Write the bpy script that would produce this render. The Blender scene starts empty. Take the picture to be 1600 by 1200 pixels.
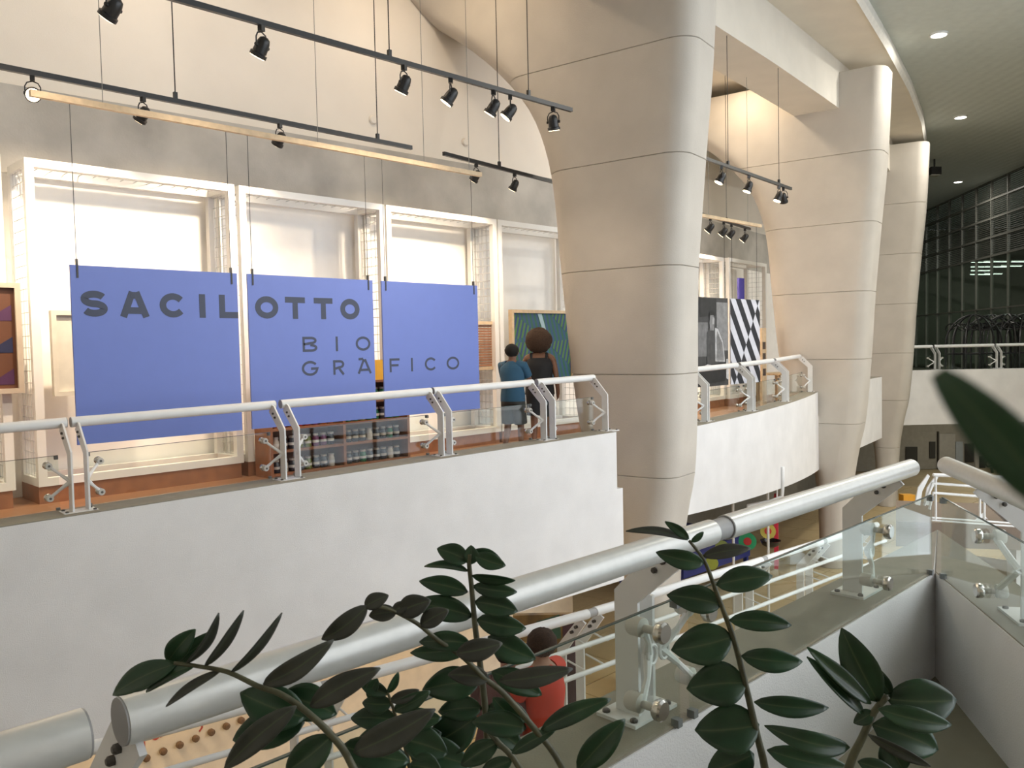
import bpy, bmesh, math, random
from mathutils import Vector, Matrix
random.seed(7)
sc = bpy.context.scene
COL = sc.collection

# ------------------------------------------------------------------ camera
F_PX, EYE = 1290.0, 1.62
YAW, PITCH, ROLL = math.radians(45.03), math.radians(-2.5), math.radians(-1.22)
fw = Vector((math.cos(YAW)*math.cos(PITCH), math.sin(YAW)*math.cos(PITCH), math.sin(PITCH)))
r0 = Vector((math.sin(YAW), -math.cos(YAW), 0)); u0 = r0.cross(fw)
rt = r0*math.cos(ROLL) + u0*math.sin(ROLL); up = rt.cross(fw)
EYEP = Vector((0, 0, EYE))
cam_d = bpy.data.cameras.new('camera'); cam = bpy.data.objects.new('camera', cam_d); COL.objects.link(cam)
cam_d.sensor_width = 36.0; cam_d.lens = 36.0*F_PX/1600.0; cam_d.clip_start = 0.02; cam_d.clip_end = 300
cam.matrix_world = Matrix(((rt.x, up.x, -fw.x, 0), (rt.y, up.y, -fw.y, 0), (rt.z, up.z, -fw.z, EYE), (0, 0, 0, 1)))
cam_d.dof.use_dof = True; cam_d.dof.focus_distance = 4.0; cam_d.dof.aperture_fstop = 16.0
sc.camera = cam

# ------------------------------------------------------------------ world, daylight, exposure
world = bpy.data.worlds.new('sky'); sc.world = world; world.use_nodes = True
bg = world.node_tree.nodes['Background']
bg.inputs[0].default_value = (0.93, 0.965, 1.0, 1); bg.inputs[1].default_value = 3.5
sc.view_settings.view_transform = 'Standard'; sc.view_settings.look = 'None'
sc.view_settings.gamma = 1.0; sc.view_settings.use_curve_mapping = False
sc.view_settings.exposure = 0.0
WARM = (1.0, 0.80, 0.58)
cy = sc.cycles; cy.max_bounces = 8; cy.diffuse_bounces = 4; cy.glossy_bounces = 3; cy.transmission_bounces = 2; cy.transparent_max_bounces = 16

def light(name, kind, loc, energy, color, parent=None, aim=None, **kw):
    d = bpy.data.lights.new(name, kind); d.energy = energy; d.color = color
    for k, v in kw.items(): setattr(d, k, v)
    o = bpy.data.objects.new(name, d); COL.objects.link(o); o.location = loc
    if aim is not None:
        o.rotation_euler = (Vector(aim)-Vector(loc)).to_track_quat('-Z', 'Y').to_euler()
    return o

# ------------------------------------------------------------------ helpers
def at(px, py, dep):            # a photograph pixel and a depth along the view axis -> a point of the place
    return EYEP + (fw*F_PX + rt*(px-800) - up*(py-600))*(dep/F_PX)
def ray(px, py): return fw*F_PX + rt*(px-800) - up*(py-600)
def on_y(px, py, y): d = ray(px, py); return EYEP + d*(y/d.y)
def on_z(px, py, z): d = ray(px, py); return EYEP + d*((z-EYE)/d.z)

MATS = {}
def M(name, col, rough=0.55, metal=0.0, var=0.07, scale=6.0, bump=0.0, bscale=120.0, emit=None, estr=0.0, spec=0.5):
    if name in MATS: return MATS[name]
    m = bpy.data.materials.new(name); m.use_nodes = True; nt = m.node_tree; n = nt.nodes; l = nt.links
    b = n['Principled BSDF']; b.inputs['Roughness'].default_value = rough; b.inputs['Metallic'].default_value = metal
    b.inputs['Specular IOR Level'].default_value = spec
    tc = n.new('ShaderNodeTexCoord'); nz = n.new('ShaderNodeTexNoise'); nz.inputs['Scale'].default_value = scale; nz.inputs['Detail'].default_value = 5
    l.new(tc.outputs['Object'], nz.inputs['Vector'])
    rp = n.new('ShaderNodeValToRGB'); rp.color_ramp.elements[0].position = 0.3; rp.color_ramp.elements[1].position = 0.7
    rp.color_ramp.elements[0].color = (*[max(0, c*(1-var)) for c in col], 1)
    rp.color_ramp.elements[1].color = (*[min(1, c*(1+var)) for c in col], 1)
    l.new(nz.outputs['Fac'], rp.inputs['Fac']); l.new(rp.outputs['Color'], b.inputs['Base Color'])
    if bump:
        n2 = n.new('ShaderNodeTexNoise'); n2.inputs['Scale'].default_value = bscale; n2.inputs['Detail'].default_value = 3
        bp = n.new('ShaderNodeBump'); bp.inputs['Strength'].default_value = bump; bp.inputs['Distance'].default_value = 0.01
        l.new(tc.outputs['Object'], n2.inputs['Vector']); l.new(n2.outputs['Fac'], bp.inputs['Height']); l.new(bp.outputs['Normal'], b.inputs['Normal'])
    if emit: b.inputs['Emission Color'].default_value = (*emit, 1); b.inputs['Emission Strength'].default_value = estr
    MATS[name] = m; return m

def M_glass(name, tint, refl=0.022, gloss_col=(1, 1, 1)):
    if name in MATS: return MATS[name]
    m = bpy.data.materials.new(name); m.use_nodes = True; nt = m.node_tree; n = nt.nodes; l = nt.links
    n.remove(n['Principled BSDF']); out = n['Material Output']
    tr = n.new('ShaderNodeBsdfTransparent'); tr.inputs[0].default_value = (*tint, 1)
    gl = n.new('ShaderNodeBsdfGlossy'); gl.inputs['Roughness'].default_value = 0.02; gl.inputs['Color'].default_value = (*gloss_col, 1)
    lw_ = n.new('ShaderNodeLayerWeight'); lw_.inputs['Blend'].default_value = 0.5
    pw_ = n.new('ShaderNodeMath'); pw_.operation = 'POWER'; pw_.inputs[1].default_value = 4.0
    fr = n.new('ShaderNodeMath'); fr.operation = 'MULTIPLY_ADD'; fr.inputs[1].default_value = 0.72; fr.inputs[2].default_value = refl
    l.new(lw_.outputs['Facing'], pw_.inputs[0]); l.new(pw_.outputs[0], fr.inputs[0])
    mx = n.new('ShaderNodeMixShader')
    l.new(fr.outputs[0], mx.inputs[0]); l.new(tr.outputs[0], mx.inputs[1]); l.new(gl.outputs[0], mx.inputs[2]); l.new(mx.outputs[0], out.inputs[0])
    MATS[name] = m; return m

def wave_bump(m, scale, axis, dist=0.02, strength=0.6, rot=0.0):
    nt = m.node_tree; n = nt.nodes; l = nt.links; b = n['Principled BSDF']
    tc = n.new('ShaderNodeTexCoord'); w = n.new('ShaderNodeTexWave'); w.bands_direction = axis; w.inputs['Scale'].default_value = scale
    bp = n.new('ShaderNodeBump'); bp.inputs['Strength'].default_value = strength; bp.inputs['Distance'].default_value = dist
    mp = n.new('ShaderNodeMapping'); mp.inputs['Rotation'].default_value = (0, 0, rot)
    l.new(tc.outputs['Object'], mp.inputs['Vector']); l.new(mp.outputs[0], w.inputs['Vector']); l.new(w.outputs['Fac'], bp.inputs['Height']); l.new(bp.outputs['Normal'], b.inputs['Normal'])

# materials ---------------------------------------------------------
CONC = M('cast_concrete_beige', (0.52, 0.485, 0.435), 0.8, var=0.06, scale=1.6, bump=0.25, bscale=60)
PAR = M('white_render', (0.74, 0.735, 0.735), 0.75, var=0.05, scale=2.2, bump=0.3, bscale=150)
PARTOP = M('parapet_coping', (0.25, 0.23, 0.185), 0.75, var=0.08, scale=9, bump=0.2)
CREAM = M('cream_plaster', (0.80, 0.75, 0.68), 0.8, var=0.03, scale=1.5, bump=0.15)
GREYC = M('grey_concrete_band', (0.46, 0.44, 0.405), 0.85, var=0.22, scale=1.3, bump=0.2, bscale=40)
WHITEB = M('white_board', (0.90, 0.88, 0.84), 0.6, var=0.02)
RACKW = M('white_lacquer', (0.82, 0.81, 0.78), 0.4, var=0.02)
PAINT = M('white_painted_steel', (0.74, 0.75, 0.75), 0.35, var=0.03)
PIPE = M('silver_painted_pipe', (0.64, 0.645, 0.62), 0.32, metal=0.2, var=0.04, scale=30)
JOINT = M('grey_joint_ring', (0.33, 0.33, 0.33), 0.5)
STEEL = M('stainless_steel', (0.62, 0.60, 0.57), 0.22, metal=1.0, var=0.08, scale=20)
BOLT = M('dark_bolt', (0.10, 0.095, 0.09), 0.45, metal=0.6)
BLACK = M('black_metal', (0.018, 0.018, 0.019), 0.4, var=0.1)
BLUE = M('blue_print_panel', (0.135, 0.20, 0.57), 0.5, var=0.015)
INK = M('dark_letter_print', (0.030, 0.042, 0.085), 0.5, var=0.02)
WOODBAR = M('pale_wood', (0.62, 0.47, 0.30), 0.55, var=0.12, scale=14)
BROWN = M('red_brown_wood', (0.30, 0.125, 0.055), 0.5, var=0.15, scale=10)
DARK = M('dark_gap', (0.03, 0.025, 0.02), 0.7)
GLASS = M_glass('clear_glass', (0.93, 0.96, 0.94))
GLASSE = M('green_glass_edge', (0.05, 0.075, 0.065), 0.15)
CEILG = M('grey_slatted_ceiling', (0.50, 0.55, 0.525), 0.7, var=0.04); wave_bump(CEILG, 1.05, 'X', 0.012, 0.35, math.radians(45))
FLOORG = M('gallery_floor', (0.30, 0.145, 0.075), 0.4, var=0.08)
LFLOOR = M('lower_floor_tile', (0.52, 0.40, 0.22), 0.45, var=0.06)
LAND = M('landing_floor', (0.26, 0.24, 0.17), 0.5, var=0.06)

class MB:
    def __init__(s): s.v = []; s.f = []
    def add(s, vs, fs):
        o = len(s.v); s.v += [Vector(p) for p in vs]; s.f += [tuple(o+i for i in f) for f in fs]; return s
    def frame(s, c, ax, ay, az, sx, sy, sz):
        c = Vector(c); ax = Vector(ax)*sx/2; ay = Vector(ay)*sy/2; az = Vector(az)*sz/2
        vs = [c+ax*i+ay*j+az*k for i in (-1, 1) for j in (-1, 1) for k in (-1, 1)]
        return s.add(vs, [(0, 1, 3, 2), (4, 6, 7, 5), (0, 4, 5, 1), (2, 3, 7, 6), (0, 2, 6, 4), (1, 5, 7, 3)])
    def box(s, x0, x1, y0, y1, z0, z1):
        return s.frame(((x0+x1)/2, (y0+y1)/2, (z0+z1)/2), (1, 0, 0), (0, 1, 0), (0, 0, 1), x1-x0, y1-y0, z1-z0)
    def bar(s, p0, p1, w, h, upv=(0, 0, 1)):
        p0 = Vector(p0); p1 = Vector(p1); d = p1-p0; L = d.length; d.normalize()
        upv = Vector(upv); sd = d.cross(upv)
        if sd.length < 1e-4: sd = d.cross(Vector((1, 0, 0)))
        sd.normalize(); u = sd.cross(d)
        return s.frame((p0+p1)/2, d, sd, u, L, w, h)
    def tube(s, pts, r, n=8, cap=True, closed=False):
        pts = [Vector(p) for p in pts]; rs = r if isinstance(r, (list, tuple)) else [r]*len(pts)
        rings = []; prev = None; m = len(pts)
        for i, p in enumerate(pts):
            a = pts[(i-1) % m] if (i or closed) else p; b = pts[(i+1) % m] if (i < m-1 or closed) else p
            d = (b-a).normalized()
            if prev is None:
                q = Vector((0, 0, 1)) if abs(d.z) < 0.9 else Vector((1, 0, 0)); e = d.cross(q).normalized()
            else: e = (prev - d*prev.dot(d)).normalized()
            prev = e; g = d.cross(e)
            rings.append([p + (e*math.cos(t)+g*math.sin(t))*rs[i] for t in [2*math.pi*k/n for k in range(n)]])
        vs = [q for R in rings for q in R]; fs = []
        for i in range(m-1 if not closed else m):
            j = (i+1) % m
            for k in range(n): fs.append((i*n+k, i*n+(k+1) % n, j*n+(k+1) % n, j*n+k))
        if cap and not closed: fs += [tuple(range(n))[::-1], tuple((m-1)*n+k for k in range(n))]
        return s.add(vs, fs)
    def lathe(s, prof, n=16, o=(0, 0, 0), axis=(0, 0, 1)):
        ax = Vector(axis).normalized(); q = Vector((0, 0, 1)) if abs(ax.z) < 0.9 else Vector((1, 0, 0))
        e = ax.cross(q).normalized(); g = ax.cross(e); o = Vector(o)
        vs = [o+ax*z+(e*math.cos(2*math.pi*k/n)+g*math.sin(2*math.pi*k/n))*r for r, z in prof for k in range(n)]
        m = len(prof); fs = [(i*n+k, i*n+(k+1) % n, (i+1)*n+(k+1) % n, (i+1)*n+k) for i in range(m-1) for k in range(n)]
        fs += [tuple(range(n))[::-1], tuple((m-1)*n+k for k in range(n))]
        return s.add(vs, fs)
    def prism(s, poly, ext):      # a closed 3-D outline pushed along a vector
        e = Vector(ext); n = len(poly); a = [Vector(p) for p in poly]
        return s.add(a+[p+e for p in a], [tuple(range(n))[::-1], tuple(range(n, 2*n))] + [(i, (i+1) % n, n+(i+1) % n, n+i) for i in range(n)])
    def build(s, name, mat, parent=None, smooth=False, local=False):
        me = bpy.data.meshes.new(name)
        off = Vector((0, 0, 0)) if local or parent is None else wloc(parent)
        me.from_pydata([p-off for p in s.v], [], s.f); me.materials.append(mat)
        b = bmesh.new(); b.from_mesh(me); bmesh.ops.recalc_face_normals(b, faces=b.faces); b.to_mesh(me); b.free()
        if smooth: me.shade_smooth() if smooth is True else smooth_by(me, smooth)
        o = bpy.data.objects.new(name, me); COL.objects.link(o)
        if parent: o.parent = parent
        return o
def smooth_by(me, deg):
    me.shade_smooth()
    b = bmesh.new(); b.from_mesh(me); c = math.radians(deg)
    for e in b.edges:
        if len(e.link_faces) != 2 or e.calc_face_angle(0) > c: e.smooth = False
    b.to_mesh(me); b.free()
def wloc(o):
    v = Vector((0, 0, 0))
    while o: v += o.location; o = o.parent
    return v
def tag(o, label=None, cat=None, group=None, kind=None):
    for k, v in (('label', label), ('category', cat), ('group', group), ('kind', kind)):
        if v: o[k] = v
    return o
def thing(name, loc, label, cat, group=None):
    o = bpy.data.objects.new(name, None); COL.objects.link(o); o.location = loc; o.empty_display_size = 0.1
    return tag(o, label, cat, group)
def struct(name, mb, mat, label=None, smooth=False):
    return tag(mb.build(name, mat, None, smooth), label, None, None, 'structure')
def root(name, loc=(0, 0, 0)):
    o = bpy.data.objects.new(name, None); COL.objects.link(o); o.location = loc; o['kind'] = 'structure'; return o

# ------------------------------------------------------------------ the building: gallery, fins, ceiling
def Y1(x): return 6.928-0.04*x-0.001*x*x          # near gallery parapet, void face
def Z1(x): return 0.364+0.018*x
def Y2(x): return 6.58+0.2027*(x-10.2)-0.0167*(x-10.2)*(17.6-x)         # second gallery parapet
def Z2(x): return 0.42+0.0122*(x-10.2)
PW = 0.345                                        # parapet width
def parapet(name, xs, Yf, zt, zb, label, mat=PAR, cap=PARTOP):
    mb = MB(); n = len(xs); vs = []
    for x in xs:
        y = Yf(x); a = zt(x); b = zb(x); vs += [(x, y, b), (x, y, a), (x, y+PW, a), (x, y+PW, b)]
    fs = [(i*4+k, i*4+(k+1) % 4, (i+1)*4+(k+1) % 4, (i+1)*4+k) for i in range(n-1) for k in range(4)]
    fs += [(0, 1, 2, 3), tuple((n-1)*4+k for k in range(4))[::-1]]
    mb.add(vs, fs); o = struct(name, mb, mat, label)
    if cap:
        c = MB(); vs = []
        for x in xs:
            y = Yf(x); a = zt(x); vs += [(x, y+0.004, a), (x, y+0.004, a+0.008), (x, y+PW-0.004, a+0.008), (x, y+PW-0.004, a)]
        c.add(vs, fs); c.build('coping', cap, o)
    return o
def x_for(px, Yf, zf):
    lo, hi = 0, 40
    for _ in range(50):
        m = (lo+hi)/2; d = Vector((m, Yf(m), zf(m)))-EYEP
        if 800+F_PX*d.dot(rt)/d.dot(fw) > px: hi = m
        else: lo = m
    return lo
lin = lambda a, b, n: [a+(b-a)*i/(n-1) for i in range(n)]
parapet('wall_gallery_parapet', lin(-3, x_for(963, Y1, Z1), 12), Y1, Z1, lambda x: -0.22, 'long white parapet wall in front of the blue signs')
parapet('wall_gallery_parapet_base', lin(-3, x_for(973, Y1, lambda x: -.22), 12), lambda x: Y1(x)-0.001, lambda x: -0.22, lambda x: -1.42, 'lower band of the long white parapet', cap=None)
xe = x_for(1278, Y2, Z2)
parapet('wall_second_parapet', lin(10.05, xe, 14), Y2, Z2, lambda x: -0.02, 'white parapet wall between the first and second pillar')
parapet('wall_second_parapet_base', lin(10.0, x_for(1281, Y2, lambda x: -0.3), 14), lambda x: Y2(x)-0.001, lambda x: -0.02,
        lambda x: -0.84-0.051*(x-10.2), 'lower band of the second white parapet', cap=None)
Y3 = lambda x: 8.05+0.16*(x-18.5)
parapet('wall_third_parapet', lin(18.6, 23.0, 5), Y3, lambda x: 0.62, lambda x: -1.05, 'short white parapet behind the second pillar')

# gallery slab, back wall
mb = MB(); mb.prism([(-3, 7.2, 0.1), (8.2, 6.9, 0.1), (8.45, 7.75, 0.1), (10.4, 7.75, 0.1), (11.0, 6.95, 0.1), (13, 7.2, 0.1), (17.5, 8.3, 0.1), (19, 8.6, 0.1), (28, 10.5, 0.1), (28, 15, 0.1), (12, 11.2, 0.1), (-3, 10.9, 0.1)], (0, 0, -0.45))
struct('floor_gallery', mb, FLOORG)
WY = 10.42
mb = MB(); mb.box(-6, 11.5, WY, WY+0.2, 3.0, 7.9); mb.prism([(11.5, WY, 3.0), (30, WY+2.6, 3.0), (30, WY+2.6, 7.9), (11.5, WY, 7.9)], (0, 0.2, 0)); struct('wall_gallery_back', mb, CREAM, 'cream plaster wall above the concrete band')
mb = MB(); mb.prism([(-6, 10.28, 0.0), (11.5, 10.28, 0.0), (11.5, 10.28, 4.72), (-6, 10.28, 4.50)], (0, 0.14, 0)); mb.prism([(11.5, 10.28, 0), (30, 12.88, 0), (30, 12.88, 4.75), (11.5, 10.28, 4.72)], (0, 0.14, 0))
struct('wall_concrete_band', mb, GREYC, 'bare grey concrete band behind the racks')
mb = MB(); mb.box(-6, 11.5, 10.20, 10.279, 0.1, 3.62); mb.prism([(11.5, 10.2, .1), (24, 11.95, .1), (24, 11.95, 3.62), (11.5, 10.2, 3.62)], (0, 0.07, 0)); struct('wall_white_lining', mb, WHITEB, 'white lining board behind the racks')
mb = MB(); mb.box(-3.4, -3.0, 7.2, 10.9, -3.4, 7.9)
struct('wall_gallery_end', mb, CREAM)
mb = MB(); mb.prism([(-6, 6.4, 7.9), (8, 6.1, 7.9), (14, 6.9, 7.9), (20, 8.2, 7.9), (30, 11, 7.9), (30, 15, 7.9), (-6, 11, 7.9)], (0, 0, 0.2)); struct('ceiling_gallery', mb, CREAM)

# transverse concrete fins -------------------------------------------
SO = [(-3.6, .58), (-1.6, .48), (-.74, .35), (-.2, .23), (1.2, .085), (2.66, -.02), (4.12, -.145), (5.6, -.28), (7.4, -.365)]
SI = [(-3.6, 1.10), (-1.6, 1.2), (-.5, 1.5), (.2, 1.86), (1.2, 2.04), (2.68, 2.2), (4.17, 2.35), (5.0, 2.62), (5.55, 3.0), (6.22, 3.68), (6.75, 4.4), (7.4, 5.4)]
def interp(t, x):
    # smooth (Catmull-like) interpolation
    if x <= t[0][0]: return t[0][1]
    for i in range(len(t)-1):
        if x <= t[i+1][0]:
            (x0, y0), (x1, y1) = t[i], t[i+1]; u = (x-x0)/(x1-x0)
            m0 = (t[i+1][1]-t[i-1][1])/(t[i+1][0]-t[i-1][0]) if i else (y1-y0)/(x1-x0)
            m1 = (t[i+2][1]-t[i][1])/(t[i+2][0]-t[i][0]) if i+2 < len(t) else (y1-y0)/(x1-x0)
            h = x1-x0; return (2*u**3-3*u*u+1)*y0+(u**3-2*u*u+u)*h*m0+(-2*u**3+3*u*u)*y1+(u**3-u*u)*h*m1
    return t[-1][1]
JZ = [-3.4, -1.62, -0.19, 1.22, 2.68, 4.15, 5.62, 7.36]
def smst(a, b, x): u = max(0, min(1, (x-a)/(b-a))); return u*u*(3-2*u)
def fin(P0, ang, label, smax=4.62, b=0.5, flare=True, dw=0.1, dso=0.05):
    d = Vector((-math.sin(ang), math.cos(ang), 0)); w = Vector((math.cos(ang), math.sin(ang), 0))
    P0 = Vector((*P0, 0))+w*dw; r = root('pillar', (P0.x, P0.y, -3.4)); r['label'] = label
    n = 54
    def ring(z, inset):
        so = interp(SO, z)+inset+dso*(.25+.75*smst(-1, 3, z)); si = min(interp(SI, z), smax)-inset; c = (so+si)/2; a = (si-so)/2; bb = b-inset; out = []
        ro, ri = min(0.30, a*.9)-inset*.5, min(0.46, a*.9)-inset*.5
        sec = []
        for (cs, cq, r_, a0) in ((so+ro, -bb+ro, ro, 180), (si-ri, -bb+ri, ri, 270), (si-ri, bb-ri, ri, 0), (so+ro, bb-ro, ro, 90)):
            for k in range(9): ta = math.radians(a0+90*k/8); sec.append((cs+r_*math.cos(ta), cq+r_*math.sin(ta)))
            if a0 == 270 or a0 == 90: continue
            nx = (si-ri, -bb) if a0 == 180 else (so+ro, bb)
            x0_, y0_ = sec[-1]
            for k in range(1, 10): sec.append((x0_+(nx[0]-x0_)*k/10, y0_+(nx[1]-y0_)*k/10))
        for s, q in sec:
            if flare and q < 0: q -= 0.9*smst(4.0, 4.65, s)*smst(6.8, 7.4, z)
            out.append(P0+d*s+w*q+Vector((0, 0, z)))
        return out
    for i in range(len(JZ)-1):
        z0, z1 = JZ[i], JZ[i+1]; rows = [(z0+0.001, 0.012), (z0+0.009, 0.0)]
        m = 7
        rows += [(z0+0.009+(z1-z0-0.018)*k/m, 0) for k in range(1, m)] + [(z1-0.009, 0.0), (z1-0.001, 0.012)]
        vs = []
        for z, ins in rows: vs += ring(z, ins)
        mm = len(rows); fs = [(q*n+k, q*n+(k+1) % n, (q+1)*n+(k+1) % n, (q+1)*n+k) for q in range(mm-1) for k in range(n)]
        fs += [tuple(range(n))[::-1], tuple((mm-1)*n+k for k in range(n))]
        MB().add(vs, fs).build('concrete_segment', CONC, r, smooth=40)
    return r
fin((9.5, 6.0), math.radians(9.2), 'nearest concrete pillar, right of the blue signs', dw=.3, dso=.24)
fin((18.2, 7.1), math.radians(10), 'middle concrete pillar behind the striped panel', flare=False)
fin((25.95, 8.85), math.radians(16), 'farthest concrete pillar', flare=False)

# longitudinal beam between the fins, outer soffit with lip, hall ceiling
def sweep(path, prof):      # profile (offset outward, z) along a plan path
    vs = []; n = len(prof); m = len(path)
    for i, p in enumerate(path):
        a = Vector(path[max(0, i-1)]); b = Vector(path[min(m-1, i+1)]); t = (b-a).normalized(); nr = Vector((t.y, -t.x))
        for o, z in prof: vs.append((p[0]+nr.x*o, p[1]+nr.y*o, z))
    fs = [(i*n+k, i*n+(k+1) % n, (i+1)*n+(k+1) % n, (i+1)*n+k) for i in range(m-1) for k in range(n)]
    fs += [tuple(range(n))[::-1], tuple((m-1)*n+k for k in range(n))]
    return MB().add(vs, fs)
bpath = [(6.0, 6.55), (9, 6.72), (11.7, 6.98), (14, 7.2), (16.6, 7.5), (18.6, 7.75), (22, 8.55), (26, 9.6), (29, 10.5)]
struct('trim_beam', sweep(bpath, [(0, 6.6), (0, 7.7), (-0.95, 7.7), (-0.95, 6.6)]), M('pale_beam', (0.66, 0.625, 0.56), 0.75, var=0.04, scale=2), 'straight concrete beam joining the pillar tops')
epath = [(3.0, 5.2), (8.0, 5.25), (12, 5.6), (14.85, 6.07), (17.7, 6.645), (21, 7.369), (24.3, 8.2), (26.7, 8.92), (29.5, 9.9)]
struct('trim_soffit', sweep(epath, [(0, 7.6), (0, 7.9), (-5.2, 7.9), (-5.2, 7.62)]), M('pale_soffit', (0.74, 0.69, 0.60), 0.75, var=0.04, scale=2), 'curved concrete soffit over the pillars')
struct('trim_lip', sweep(epath, [(0.06, 7.66), (0.06, 7.95), (0.001, 7.95), (0.001, 7.56)]), M('pale_lip', (0.72, 0.70, 0.65), 0.7), 'pale curved lip of the soffit')
mb = MB(); mb.prism([(-3.5, -5.4, 7.82), (3.5, -5.4, 7.82), (18, -1, 7.82), (21.8, -1.9, 7.82), (26.2, -7.8, 7.82), (64, 20, 7.82), (64, 26, 7.82), (-3.5, 26, 7.82)], (0, 0, 0.2)); ceil = struct('ceiling', mb, CEILG, 'grey-green slatted hall ceiling')

# ------------------------------------------------------------------ foreground landing, its parapets
IN_Y, OUT_Y, PT = 1.577, 1.922, 0.31
CX, CY = 4.90, 1.58                         # inner corner
BD = Vector((-0.826, -0.564, 0)); BN = Vector((0.564, -0.826, 0))      # right parapet direction, outward normal
mb = MB(); c_out = Vector((CX, CY, 0))+BN*PW
# outer corner where both outer faces meet
t_ = (OUT_Y-c_out.y)/(-BD.y); c_o = c_out-BD*t_
mb.prism([(-3, IN_Y, -1.0), (CX, IN_Y, -1.0), (c_o.x, OUT_Y, -1.0), (-3, OUT_Y, -1.0)], (0, 0, PT+1.0))
fgw = struct('wall_landing_parapet', mb, PAR, 'white parapet of the landing behind the plant')
MB().prism([(-3, IN_Y+.006, PT), (CX-.02, IN_Y+.006, PT), (c_o.x-.02, OUT_Y-.004, PT), (-3, OUT_Y-.004, PT)], (0, 0, 0.006)).build('coping', PARTOP, fgw)
mb = MB(); e = Vector((CX, CY, 0))+BD*8
mb.prism([(CX, CY, -1.0), (e.x, e.y, -1.0), (e.x+BN.x*PW, e.y+BN.y*PW, -1.0), (c_o.x, c_o.y, -1.0)], (0, 0, PT+1.0))
rw = struct('wall_right_parapet', mb, PAR, 'white parapet at the right edge meeting the landing parapet')
q = Vector((CX, CY, 0))+BN*.006
MB().prism([(q.x, q.y, PT), (e.x+BN.x*.006, e.y+BN.y*.006, PT), (e.x+BN.x*(PW-.004), e.y+BN.y*(PW-.004), PT), (c_o.x-.01, c_o.y-.006, PT)], (0, 0, 0.006)).build('coping', PARTOP, rw)
mb = MB(); mb.prism([(-6, IN_Y, -0.28), (CX, IN_Y, -0.28), (e.x, e.y, -0.28), (-6, e.y, -0.28)], (0, 0, -0.3)); struct('floor_landing', mb, LAND)

# ------------------------------------------------------------------ lower hall
LZ = -3.4
mb = MB(); mb.prism([(-14, -30, LZ-.02), (70, -30, LZ-.02), (70, 26, LZ-.02), (-14, 26, LZ-.02)], (0, 0, -0.2)); lf = struct('floor_lower', mb, M('tile_grout', (0.44, 0.36, 0.22), 0.8), 'tan tiled floor of the lower hall')
tile = MB().frame((0, 0, 0), (1, 0, 0), (0, 1, 0), (0, 0, 1), 1.18, 1.18, 0.02).build('floor_tile', LFLOOR, lf)
tile.location = (3.6, 3.6, LZ-.01)
for i in range(22):
    for j in range(8):
        if i == 0 and j == 0: continue
        t = tile.copy(); COL.objects.link(t); t.location = (3.6+1.2*i, 3.6+1.2*j, LZ-.01)
mb = MB(); mb.box(-8, 9.4, 8.2, 8.4, LZ, -0.35); struct('wall_shop_front', mb, M('shop_cream', (0.70, 0.60, 0.46), 0.6), 'cream shop wall below the gallery')
mb = MB(); mb.prism([(-6, 2.25, -1.30), (14, 2.25, -1.75), (14, 4.45, -1.75), (-6, 4.45, -1.30)], (0, 0, -0.2)); struct('floor_ramp', mb, M('ramp_floor', (0.45, 0.36, 0.24), 0.5), 'ramp of the lower walkway')

# far end of the hall
FB = [at(1425, 577, 26.0), at(1700, 577, 26.4)]
far_d = (FB[1]-FB[0]); far_d.z = 0; far_d.normalize(); far_n = Vector((far_d.y, -far_d.x, 0))   # towards the camera
if far_n.dot(fw) > 0: far_n = -far_n
A = FB[0]-far_d*5; A.z = 0
def fr(t, n, z): p = A+far_d*t+far_n*n; return Vector((p.x, p.y, z))
mb = MB(); mb.prism([fr(0, 0, -1.07), fr(14, 0, -1.10), fr(14, 0, 0.60), fr(0, 0, 0.66)], -far_n*PW); fbw = struct('wall_far_parapet', mb, PAR, 'white parapet of the far balcony')
mb = MB(); mb.prism([fr(0, -PW, 0.2), fr(30, -PW, 0.2), fr(30, -18, 0.2), fr(0, -18, 0.2)], (0, 0, -0.6)); struct('floor_far_balcony', mb, M('dark_floor', (0.16, 0.145, 0.12), 0.35))
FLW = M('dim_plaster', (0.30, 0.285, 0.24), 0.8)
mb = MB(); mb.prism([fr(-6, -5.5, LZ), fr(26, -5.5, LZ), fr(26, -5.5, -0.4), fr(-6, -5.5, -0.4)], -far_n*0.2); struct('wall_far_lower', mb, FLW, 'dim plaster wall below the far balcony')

# dark louvred glass wall at the far right, parallel to the right parapet
W0 = at(1450, 326, 39.6); W1 = at(1600, 260, 30.0); wd = (W1-W0); wd.z = 0; wd.normalize(); wn = Vector((-wd.y, wd.x, 0))
if wn.dot(Vector((-20, -5, 0))-W0) < 0: wn = -wn
def wr(t, n, z): p = Vector((W0.x, W0.y, 0))+wd*t+wn*n; return Vector((p.x, p.y, z))
gw = root('wall_glazed', (W0.x, W0.y, 0)); gw['label'] = 'dark glazed wall with louvres at the far right'
LOUV = M('dark_louvre', (0.075, 0.073, 0.062), 0.5); MULL = M('grey_mullion', (0.17, 0.17, 0.15), 0.5)
DGL = M_glass('dark_glass', (0.60, 0.65, 0.60))
T0, T1, CW = -6.0, 26.0, 1.45
LZ0, LZ1, MZ = 4.85, 7.82, 2.78
ncol = int((T1-T0)/CW)
slat_rows = [LZ0+(LZ1-LZ0)*k/4 for k in range(5)]
lp = None; pane = None
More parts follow.
